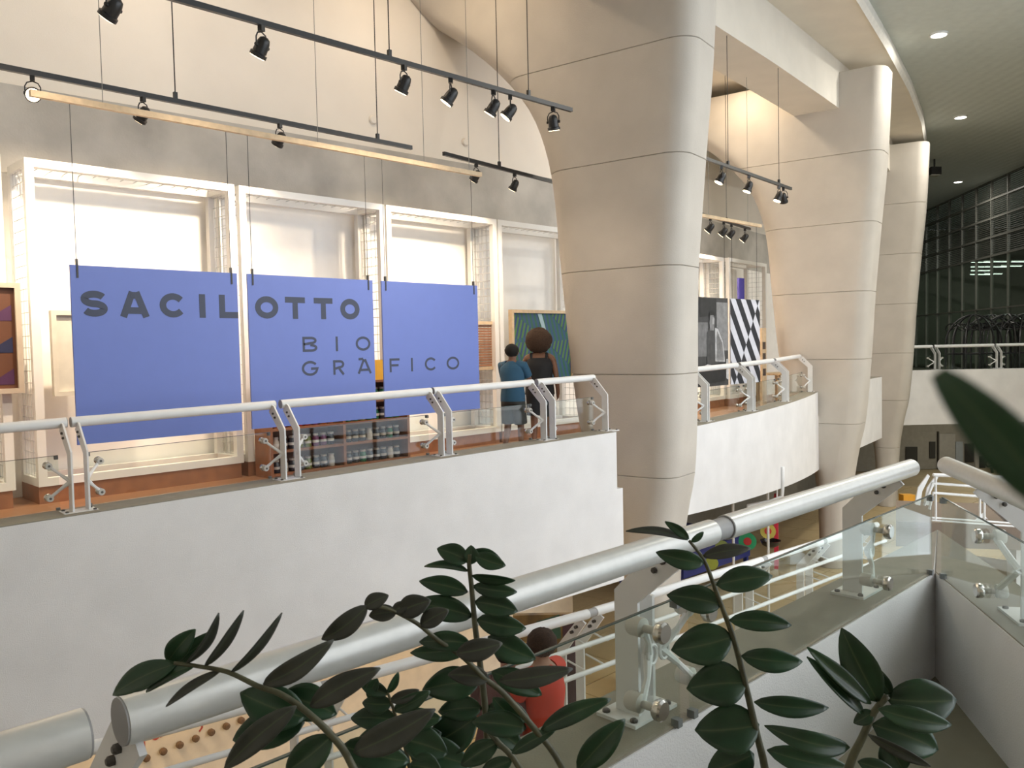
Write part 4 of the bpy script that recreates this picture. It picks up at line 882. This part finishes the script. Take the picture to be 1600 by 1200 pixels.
# mural board behind the child
R = thing('mural_board', at(878, 1010, 9.0), 'dark painted mural board behind the child', 'mural')
c0, c1 = at(800, 900, 9.0), at(904, 900, 9.0); hx = (c1-c0).normalized(); hx.z = 0
def mu(u, v): p = c0.lerp(c1, u); return Vector((p.x, p.y, -2.75+v*1.45))
MB().prism([mu(0, 0), mu(1, 0), mu(1, 1), mu(0, 1)], Vector((.05, .05, 0))).build('board', M('mural_umber', (.16, .09, .025), .6, var=.7, scale=3.0), R)
for v, c, pts in (('mural_green', (.03, .07, .04), [(.35, .95), (.7, 1), (.72, .82), (.4, .8)]), ('mural_plum', (.05, .02, .025), [(.74, 1), (.92, 1), (.94, .1), (.78, .1)]), ('mural_wine', (.14, .02, .035), [(.92, .9), (.99, .9), (.99, .3), (.93, .3)]), ('mural_gold', (.38, .20, .04), [(.1, .8), (.5, .78), (.6, .5), (.15, .55)])):
    MB().prism([mu(a, b)-Vector((.004, .004, 0)) for a, b in pts], Vector((.003, .003, 0))).build('painted_shape', M(v, c, .6, var=.3), R)
# children's play table with cut-out discs
def Lp(px, py, z): return on_z(px, py, z)
R = thing('play_table', Lp(1110, 900, -2.9), 'dark blue play table in the lower hall behind the pillar', 'table')
t0 = Lp(1068, 905, -2.85); t1 = Lp(1172, 868, -2.85); dd = (t1-t0); dn = Vector((-dd.y, dd.x, 0)).normalized()
if dn.dot(fw) < 0: dn = -dn
MB().prism([t0, t1, t1+dn*1.6, t0+dn*1.6], (0, 0, .45)).build('table_body', M('royal_blue', (.02, .035, .20), .5), R)
MB().prism([t0+Z_*.45-dn*.03, t1+Z_*.45-dn*.03, t1+dn*1.63+Z_*.45, t0+dn*1.63+Z_*.45], (0, 0, .03)).build('table_top', M('royal_blue', (.02, .035, .20), .5), R)
for a in (t0, t1): 
    for q in (.1, 1.5): MB().bar(a+dn*q, a+dn*q+Z_*(LZ-a.z), .08, .08).build('leg', M('royal_blue', (.02, .035, .20), .5), R)
def disc(px, py, z, r, col, lb, hole=None):
    p = Lp(px, py, z); ax = (EYEP-p).normalized(); R = thing('cutout_disc', p, lb, 'cutout', 'coloured cut-outs in the play corner')
    MB().lathe([(r, 0), (r, .03)], 20, p, ax).build('disc', M(*col), R)
    if hole: MB().lathe([(r*.45, .03), (r*.45, .036)], 16, p, ax).build('spot', M(*hole), R)
disc(1168, 846, -2.25, .17, ('leaf_green', (.02, .30, .12), .5), 'green ring cut-out with a red spot', ('spot_red', (.5, .03, .03), .5))
disc(1200, 830, -2.1, .15, ('yellow_cut', (.5, .42, .08), .5), 'yellow cut-out disc with a red spot', ('spot_red', (.5, .03, .03), .5))
disc(1112, 880, -2.4, .12, ('lime_cut', (.34, .38, .05), .5), 'lime cut-out disc above the blue table')
disc(1128, 855, -2.3, .13, ('olive_cut', (.25, .30, .08), .5), 'olive cut-out disc beside the green ring')
p = Lp(1213, 848, -2.6); tag(MB().frame(p+Z_*.25, (.9, .44, 0), (-.44, .9, 0), Z_, .5, .08, 1.5).build('red_panel', M('bright_red', (.55, .02, .05), .5)), 'bright red upright panel in the play corner', 'panel')
p = Lp(1204, 848, -2.35); R = thing('dark_bowl', p, 'dark glossy bowl in front of the red panel', 'bowl'); MB().lathe([(.06, -.1), (.16, -.04), (.20, .05), (.18, .05), (.14, -.03), (.02, -.06)], 18, p).build('bowl', M('black_glaze', (.015, .013, .015), .15), R, smooth=40)
# white tubular chair frame peeping under the second parapet
a, b, c = at(1168, 790, 15), at(1205, 783, 15), at(1222, 776, 15); d = at(1223, 755, 15)
R = thing('tube_frame', (a.x, a.y, LZ), 'white bent tube frame below the second parapet', 'frame')
MB().tube([a-Z_*.1, a, b, c, d, d+Z_*.3], .035, 8).build('tube', PAINT, R, smooth=True); MB().tube([at(1214, 780, 15), at(1214, 755, 15)], .015, 6).build('tube', PAINT, R)
for q in (a, d): MB().tube([q+dn*.3, Vector((q.x, q.y, LZ))+dn*.3], .025, 8).build('leg', PAINT, R)
# stair railing and stair wall at the right
R = thing('stair_railing', at(1458, 812, 10), 'thin white stair railing beyond the corner of the landing', 'railing')
def s3(*pts): return [at(x, y, 10) for x, y in pts]
for pts, r in ((((1458, 742), (1640, 748)), .022), (((1444, 790), (1457, 755), (1520, 760), (1548, 779)), .017), (((1452, 796), (1458, 770), (1534, 776)), .017), (((1456, 809), (1590, 818)), .012), (((1456, 813), (1590, 823)), .012), (((1531, 777), (1531, 815)), .014), (((1538, 777), (1538, 817)), .014), (((1462, 742), (1462, 812)), .014)):
    MB().tube(s3(*pts), r, 8).build('rail', PAINT, R, smooth=50)
for x in (1430, 1444):
    MB().prism([at(x, 788, 10), at(x+5, 762, 10), at(x+20, 741, 10), at(x+23, 744, 10), at(x+11, 768, 10), at(x+8, 790, 10)], (.014, .014, 0)).build('post', PAINT, R)
MB().prism([at(1522, 815, 10), at(1536, 802, 10), at(1544, 812, 10), at(1538, 808, 10)], (.012, .012, 0)).build('bracket', PAINT, R)
mb = MB(); mb.prism([at(1536, 776, 10.4), at(1588, 822, 10.4), at(1588, 1000, 10.4), at(1800, 1000, 10.4), at(1800, 700, 10.4)], fw*.2); struct('wall_stair', mb, PAR, 'pale stair wall at the right edge')
mb = MB(); mb.prism([at(1400, 815, 10.0), at(1640, 823, 10.0), at(1640, 790, 14.0), at(1400, 782, 14.0)], (0, 0, -.3)); struct('floor_stair', mb, M('brown_stair', (0.16, 0.115, 0.08), 0.5))
p = at(1417, 782, 20); tag(MB().frame(p-Z_*.1, rt, fw, Z_, .28, .25, .5).build('yellow_box', M('yellow_plastic', (.7, .33, .02), .5)), 'small yellow box at the foot of the farthest pillar', 'box')
# lower far wall: door, notices, wire sculpture
def lw(px, py, off=0.02):
    d = ray(px, py); p0 = fr(0, -5.5+off, 0); t = (p0-EYEP).dot(far_n)/d.dot(far_n); return EYEP+d*t
R = root('door_1', lw(1480, 740)); R['label'] = 'dim pale double door below the far balcony'
def quad(nm, x0, y0, x1, y1, mat, par, th=.03, off=.02): return MB().prism([lw(x0, y1, off), lw(x1, y1, off), lw(x1, y0, off), lw(x0, y0, off)], far_n*th).build(nm, mat, par)
quad('door_frame', 1464, 674, 1466, 745, M('dark_frame', (.05, .045, .035), .5), R, .06)
quad('door_leaf', 1467, 678, 1492, 745, M('door_grey', (.38, .37, .33), .5), R); quad('door_leaf', 1493, 690, 1504, 745, M('door_bluegrey', (.36, .40, .42), .5), R); quad('door_frame', 1523, 690, 1528, 745, M('door_light', (.5, .48, .42), .5), R, .06)
for (x0, y0, x1, y1), lb in (((1452, 690, 1461, 716), 'dark narrow poster left of the door'), ((1507, 693, 1521, 722), 'dark square poster right of the door'), ((1415, 698, 1433, 740), 'dark cabinet by the farthest pillar'), ((1530, 713, 1539, 738), 'brown poster beyond the door')):
    tag(quad('wall_poster', x0, y0, x1, y1, M('poster_dark', (.035, .035, .03), .6), None), lb, 'poster')
R = thing('wire_sculpture', lw(1555, 748, 1.2), 'small black looped wire sculpture on the lower floor', 'sculpture')
for x, y, r in ((1545, 724, 5), (1557, 727, 6), (1564, 737, 5)):
    MB().tube([lw(x+r*math.cos(a), y+r*math.sin(a), 1.2) for a in [k*math.pi/6 for k in range(12)]], .03, 6, closed=True).build('loop', BLACK, R)
MB().tube([lw(1549, 730, 1.2), lw(1553, 750, 1.2)], .05, 6).build('stem', BLACK, R); MB().tube([lw(1564, 740, 1.2), lw(1562, 752, 1.2)], .06, 6).build('stem', BLACK, R)
# black wire domes on the far balcony
for i, (px, rad, back, lb) in enumerate(((1521, .85, 1.6, 'leftmost black wire dome on the far balcony'), (1548, .85, 2.3, 'second black wire dome on the far balcony'), (1574, .85, 1.6, 'third black wire dome on the far balcony'), (1604, .85, 1.3, 'black wire dome at the right edge of the photo'))):
    d = ray(px, 540); p0 = fr(0, -back, 0); t = (p0-EYEP).dot(far_n)/d.dot(far_n); c = EYEP+d*t; c.z = .2
    R = thing('wire_dome', c, lb, 'sculpture', 'black wire domes')
    for k in range(6):
        a = math.pi*k/6; e = Vector((math.cos(a), math.sin(a), 0)); pts = []
        for q in range(-3, 20):
            if q < 0: pts.append(c+e*rad+Z_*(1.0+q*.3))
            elif q <= 16: th = math.pi*q/16; pts.append(c+e*rad*math.cos(th)+Z_*(1.25+rad*1.12*math.sin(th)))
            else: pts.append(c-e*rad+Z_*(1.0-(q-17)*.4))
        MB().tube(pts, .028, 5).build('arch', BLACK, R)
    for k in range(6):
        a = 2*math.pi*k/6; cc = c+Vector((math.cos(a), math.sin(a), 0))*rad*.55+Z_*(1.8)
        MB().tube([cc+Vector((math.cos(b)*.38, math.sin(b)*.38, math.sin(b*2+a)*.12)) for b in [j*math.pi/7 for j in range(14)]], .018, 5, closed=True).build('loop', BLACK, R)
    MB().tube([c+Vector((math.cos(b)*rad, math.sin(b)*rad, .9)) for b in [j*math.pi/12 for j in range(24)]], .02, 5, closed=True).build('hoop', BLACK, R)
# strip lights behind the dark glass
for i, (px, py, L) in enumerate(((1533, 409, 1.0), (1556, 408, 1.2), (1590, 408, .6), (1534, 416, 1.1), (1558, 416, 1.2), (1580, 415, 1.0), (1534, 422, 1.1), (1534, 428, 1.2), (1552, 427, .9))):
    d = ray(px, py); p0 = wr(0, -3.0-.3*(i % 3), 0); t = (p0-EYEP).dot(wn)/d.dot(wn); c = EYEP+d*t
    R = thing('strip_light', c, 'thin strip light behind the dark glass, '+['top row left', 'top row middle', 'top row right', 'second row left', 'second row middle', 'second row right', 'third row', 'bottom row left', 'bottom row right'][i], 'strip light', 'strip lights behind the dark glass')
    MB().frame(c, rt, fw, Z_, L, .08, .05).build('casing', PAINT, R); MB().frame(c-Z_*.03, rt, fw, Z_, L*.96, .06, .03).build('tube', M('strip_glow', (1, 1, 1), .3, emit=(.9, 1, .95), estr=5.0), R)

# ------------------------------------------------------------------ the leafy plant
LEAF = M('glossy_leaf', (.017, .052, .021), .33, var=.35, scale=14, spec=.5)
LEAFB = M('grey_brown_leaf', (.044, .048, .037), .5, var=.3, scale=18)
for m_ in (LEAF, LEAFB):
    nt_ = m_.node_tree; b_ = nt_.nodes['Principled BSDF']; src = b_.inputs['Base Color'].links[0].from_socket
    an = nt_.nodes.new('ShaderNodeAttribute'); an.attribute_name = 'rib'; pw = nt_.nodes.new('ShaderNodeMath'); pw.operation = 'POWER'; pw.inputs[1].default_value = 7.0
    mx_ = nt_.nodes.new('ShaderNodeMix'); mx_.data_type = 'RGBA'; mx_.inputs[7].default_value = (.075, .11, .05, 1)
    nt_.links.new(an.outputs['Fac'], pw.inputs[0]); nt_.links.new(pw.outputs[0], mx_.inputs[0]); nt_.links.new(src, mx_.inputs[6]); nt_.links.new(mx_.outputs[2], b_.inputs['Base Color'])
STEM = M('green_brown_stem', (.085, .085, .045), .5, var=.3, scale=40)
PL = thing('leafy_plant', (1.2, .72, -0.28), 'dark green glossy-leaved plant in the foreground by the handrail', 'plant')
def leaf(parent, bpx, tpx, w, dep, mat=LEAF, tw=0.0, bend=0.08, ddep=0.0, fold=.32):
    B, T = at(*bpx, dep), at(*tpx, dep+ddep); W = w*dep/F_PX; ax = (T-B); L = ax.length; a = ax/L
    view = (EYEP-(B+T)/2).normalized(); nrm = (view-a*view.dot(a)).normalized(); sd = a.cross(nrm)
    nrm2 = nrm*math.cos(tw)+sd*math.sin(tw); sd2 = a.cross(nrm2)
    W = W/max(.5, abs(math.cos(tw))); n, m = 12, 6; vs = []
    bd = bend*random.choice((-1, 1))*.35
    for i in range(n+1):
        t = i/n; e = (math.sin(math.pi*t**.92)**.75)*(1-.15*t) if 0 < t < 1 else 0
        wd_ = W*.43*e+.0012
        for j in range(m+1):
            v = 2*j/m-1
            vs.append(B+a*(L*t)+sd2*(wd_*v+L*bd*math.sin(math.pi*t))+nrm2*(abs(v)*wd_*fold+L*bend*math.sin(math.pi*t)*.8-.015*L*t*t+.012*W*math.sin(9*t+v*2)))
    fs = [(i*(m+1)+j, i*(m+1)+j+1, (i+1)*(m+1)+j+1, (i+1)*(m+1)+j) for i in range(n) for j in range(m)]
    o = MB().add(vs, fs).build('leaf', mat, parent, smooth=True)
    at_ = o.data.attributes.new('rib', 'FLOAT', 'POINT')
    for i_ in range(len(o.data.vertices)): at_.data[i_].value = 1.0 if i_ % (m+1) == m//2 else 0.0
    sm = o.modifiers.new('thick', 'SOLIDIFY'); sm.thickness = .0012
    return o
def stem(pts, dep, r0_, r1_, leaves, foot):
    P3 = [at(x, y, d) for (x, y), d in zip(pts, lin(dep[0], dep[1], len(pts)))]
    g0 = (P3[0]-P3[1]).normalized(); g1 = P3[0]+g0*.10-Z_*.06; g2 = g1+g0*.07-Z_*.16
    P3 = [Vector((g2.x*.9+foot.x*.1, g2.y*.9+foot.y*.1, -.05)), g2, g1]+P3
    # smooth the path
    Q = []
    for i in range(len(P3)-1):
        a = P3[max(0, i-1)]; b = P3[i]; c = P3[i+1]; d = P3[min(len(P3)-1, i+2)]
        for u in (0, .25, .5, .75): Q.append(.5*((2*b)+(c-a)*u+(2*a-5*b+4*c-d)*u*u+(3*b-a-3*c+d)*u**3))
    Q.append(P3[-1])
    s_ = MB().tube(Q, lin(r0_, r1_, len(Q)), 8).build('stem', STEM, PL, smooth=True)
    for lf_ in leaves:
        bpx, tpx, w = lf_[0], lf_[1], lf_[2]; kw = lf_[3] if len(lf_) > 3 else {}
        # depth of the nearest stem point
        k = min(range(len(pts)), key=lambda i: (pts[i][0]-bpx[0])**2+(pts[i][1]-bpx[1])**2)
        dd_ = lin(dep[0], dep[1], len(pts))[k]+kw.pop('dz', 0)
        o = leaf(s_, bpx, tpx, w, dd_, **kw)
    return s_
G, Bm = {}, {'mat': LEAFB}
fA = Vector((.95, .98, -.28))
stem([(552, 1200), (519, 1150), (475, 1109), (437, 1084), (403, 1072), (356, 1050), (309, 1041), (272, 1036)], (1.22, 1.22), .0075, .0028, [
    ((275, 1037), (175, 1086), 44, dict(tw=.3)), ((269, 1041), (200, 1081), 18, dict(ddep=.03, dz=.02)), ((306, 1038), (227, 1081), 20, dict(tw=.5)), ((344, 1048), (258, 1103), 15, dict(mat=LEAFB, tw=.8)),
    ((262, 1034), (305, 983), 40, dict(dz=.03)), ((272, 1034), (339, 985), 34, dict(dz=.05)), ((291, 1036), (342, 958), 17, dict(mat=LEAFB, tw=.9)), ((320, 1040), (381, 954), 18, dict(tw=.8, mat=LEAFB)), ((361, 1050), (441, 958), 16, dict(tw=.9, mat=LEAFB)),
    ((412, 1069), (521, 1000), 40, dict(mat=LEAFB, bend=.14)), ((478, 1122), (375, 1082), 78, dict(dz=.03)), ((476, 1128), (363, 1156), 70, dict(dz=.05)), ((463, 1103), (350, 1202), 46, dict(mat=LEAFB, dz=-.02)), ((484, 1104), (594, 1044), 44, dict(mat=LEAFB)),
    ((440, 1086), (526, 1116), 66, dict(dz=.05)), ((519, 1150), (446, 1206), 60, {}), ((552, 1176), (680, 1108), 56, dict(mat=LEAFB)), ((535, 1165), (640, 1190), 60, dict(dz=.06))], fA)
stem([(879, 1200), (837, 1141), (787, 1084), (756, 1059), (725, 1028), (684, 1000), (653, 975), (622, 958), (603, 950), (574, 946)], (1.38, 1.30), .0070, .0026, [
    ((575, 946), (503, 999), 40, dict(mat=LEAFB, bend=.14)), ((570, 948), (607, 930), 30, dict(mat=LEAFB)), ((620, 956), (577, 962), 30, dict(mat=LEAFB)), ((614, 955), (638, 941), 22, dict(mat=LEAFB)), ((622, 957), (673, 938), 42, dict(mat=LEAFB)),
    ((657, 977), (701, 953), 34, dict(mat=LEAFB)), ((735, 1005), (655, 1003), 36, {}), ((713, 1021), (785, 1005), 40, dict(mat=LEAFB, dz=-.03)), ((765, 1060), (700, 1054), 36, dict(mat=LEAFB)), ((780, 1064), (895, 1045), 36, dict(mat=LEAFB)),
    ((822, 1138), (738, 1128), 46, {}), ((845, 1141), (955, 1092), 34, {}), ((800, 1177), (868, 1140), 24, {}), ((902, 1203), (977, 1124), 50, dict(tw=.3)), ((812, 1130), (770, 1090), 40, dict(dz=.04))], Vector((1.25, .85, -.28)))
stem([(764, 1200), (758, 1106), (750, 1037), (742, 975), (737, 919), (733, 881), (734, 866)], (1.52, 1.50), .0085, .0036, [
    ((732, 876), (683, 857), 38, {}), ((742, 868), (790, 884), 30, {}), ((737, 862), (786, 880), 26, dict(dz=.02)), ((735, 882), (736, 852), 28, {}), ((731, 892), (663, 884), 14, dict(tw=.8)), ((738, 899), (805, 907), 18, dict(tw=.7)), ((731, 925), (655, 908), 34, {}), ((739, 916), (808, 925), 28, {}),
    ((738, 963), (643, 942), 46, {}), ((742, 940), (809, 955), 42, {}), ((745, 968), (822, 982), 42, {}), ((740, 1010), (641, 1020), 36, {}), ((762, 995), (837, 1030), 50, {}), ((768, 1050), (847, 1086), 44, {}), ((750, 1064), (660, 1078), 62, {}), ((753, 1106), (685, 1112), 46, {}), ((760, 1106), (828, 1124), 44, {}), ((745, 1120), (668, 1166), 74, {}), ((757, 1130), (815, 1170), 50, dict(dz=.04))], Vector((1.35, .95, -.28)))
stem([(640, 1200), (628, 1150), (612, 1100), (606, 1082)], (1.45, 1.45), .005, .0022, [
    ((606, 1085), (560, 1062), 26, {}), ((606, 1082), (622, 1050), 14, dict(tw=.7)), ((610, 1095), (655, 1078), 22, dict(mat=LEAFB)), ((612, 1100), (566, 1098), 34, {}), ((616, 1110), (672, 1080), 30, {}), ((620, 1125), (548, 1122), 44, {}), ((622, 1130), (690, 1122), 40, {}), ((628, 1150), (556, 1160), 56, {}), ((630, 1155), (700, 1178), 60, {}), ((590, 1060), (575, 1090), 20, {}), ((636, 1180), (590, 1205), 50, {}), ((640, 1188), (556, 1196), 66, dict(dz=.03)), ((638, 1172), (738, 1198), 66, dict(dz=.04)), ((632, 1160), (585, 1140), 50, dict(dz=.03)), ((634, 1165), (690, 1145), 54, dict(dz=.05)), ((640, 1195), (690, 1206), 50, dict(dz=-.02))], Vector((1.15, .95, -.28)))
stem([(812, 1200), (778, 1160), (762, 1140)], (1.40, 1.42), .006, .005, [((778, 1160), (720, 1196), 40, {}), ((800, 1188), (752, 1204), 30, {})], Vector((1.2, .9, -.28)))
stem([(1195, 1200), (1184, 1153), (1166, 1075), (1147, 1000), (1131, 956), (1116, 916), (1100, 875), (1077, 845)], (1.72, 1.66), .0105, .0030, [
    ((1076, 842), (1039, 815), 17, {}), ((1075, 843), (978, 829), 14, dict(mat=LEAFB, tw=.6)), ((1080, 846), (1099, 831), 11, dict(tw=.6)), ((1100, 880), (1025, 863), 36, {}), ((1098, 869), (1173, 857), 26, dict(mat=LEAFB)), ((1119, 914), (1207, 900), 48, {}), ((1127, 945), (1042, 930), 52, {}),
    ((1139, 969), (1237, 977), 38, {}), ((1144, 995), (1049, 1016), 76, {}), ((1158, 1025), (1254, 1034), 44, {}), ((1166, 1067), (1073, 1076), 82, {}), ((1178, 1097), (1295, 1106), 38, {}), ((1186, 1133), (1086, 1141), 90, {}), ((1198, 1172), (1326, 1200), 48, {}), ((1178, 1178), (1105, 1206), 70, dict(dz=.03))], Vector((1.75, .85, -.28)))
stem([(1326, 1200), (1347, 1153), (1366, 1112), (1387, 1087)], (1.55, 1.55), .0105, .0060, [
    ((1372, 1097), (1315, 982), 66, dict(bend=.03)), ((1361, 1100), (1262, 1011), 30, dict(tw=.4)), ((1350, 1116), (1262, 1026), 26, dict(tw=.5)), ((1392, 1085), (1366, 1040), 26, dict(dz=.02)), ((1385, 1092), (1495, 1094), 82, dict(dz=.02)), ((1372, 1108), (1487, 1133), 44, dict(dz=-.02)), ((1362, 1132), (1466, 1172), 78, dict(dz=.01)),
    ((1356, 1147), (1454, 1198), 20, dict(dz=-.03, mat=LEAFB, tw=.5)), ((1385, 1150), (1412, 1204), 60, dict(dz=.03)), ((1340, 1190), (1396, 1204), 30, {}), ((1364, 1112), (1334, 1130), 26, {}), ((1327, 1168), (1195, 1134), 42, dict(bend=.16))], Vector((1.9, .65, -.28)))
leaf_near = leaf(PL, (1662, 800), (1467, 583), 74, .125, fold=.1, bend=.03, mat=LEAF)
pot = thing('planter_trough', (1.35, .86, -.28), 'grey trough that holds the foreground plant', 'planter')
MB().box(.75, 2.0, .60, 1.12, -.28, -.04).build('trough', M('grey_trough', (.25, .25, .24), .7), pot); MB().box(.78, 1.97, .63, 1.09, -.04, -.03).build('soil', M('dark_soil', (.04, .03, .02), .9, bump=.8, bscale=60), pot)

# black box lamp beside the top of the farthest pillar
p = at(1460, 268, 28.5); R = thing('flood_lamp', p, 'black flood lamp peeping out beside the farthest pillar', 'lamp')
MB().frame(p, rt, fw, Z_, .34, .3, .26).build('housing', BLACK, R); MB().tube([p+Z_*.12, (p.x, p.y, 7.82)], .03, 8).build('stem', BLACK, R); MB().frame(p-Z_*.14+rt*-.02, rt, fw, Z_, .3, .26, .03).build('lens', M('lamp_glass', (.5, .5, .45), .2), R)
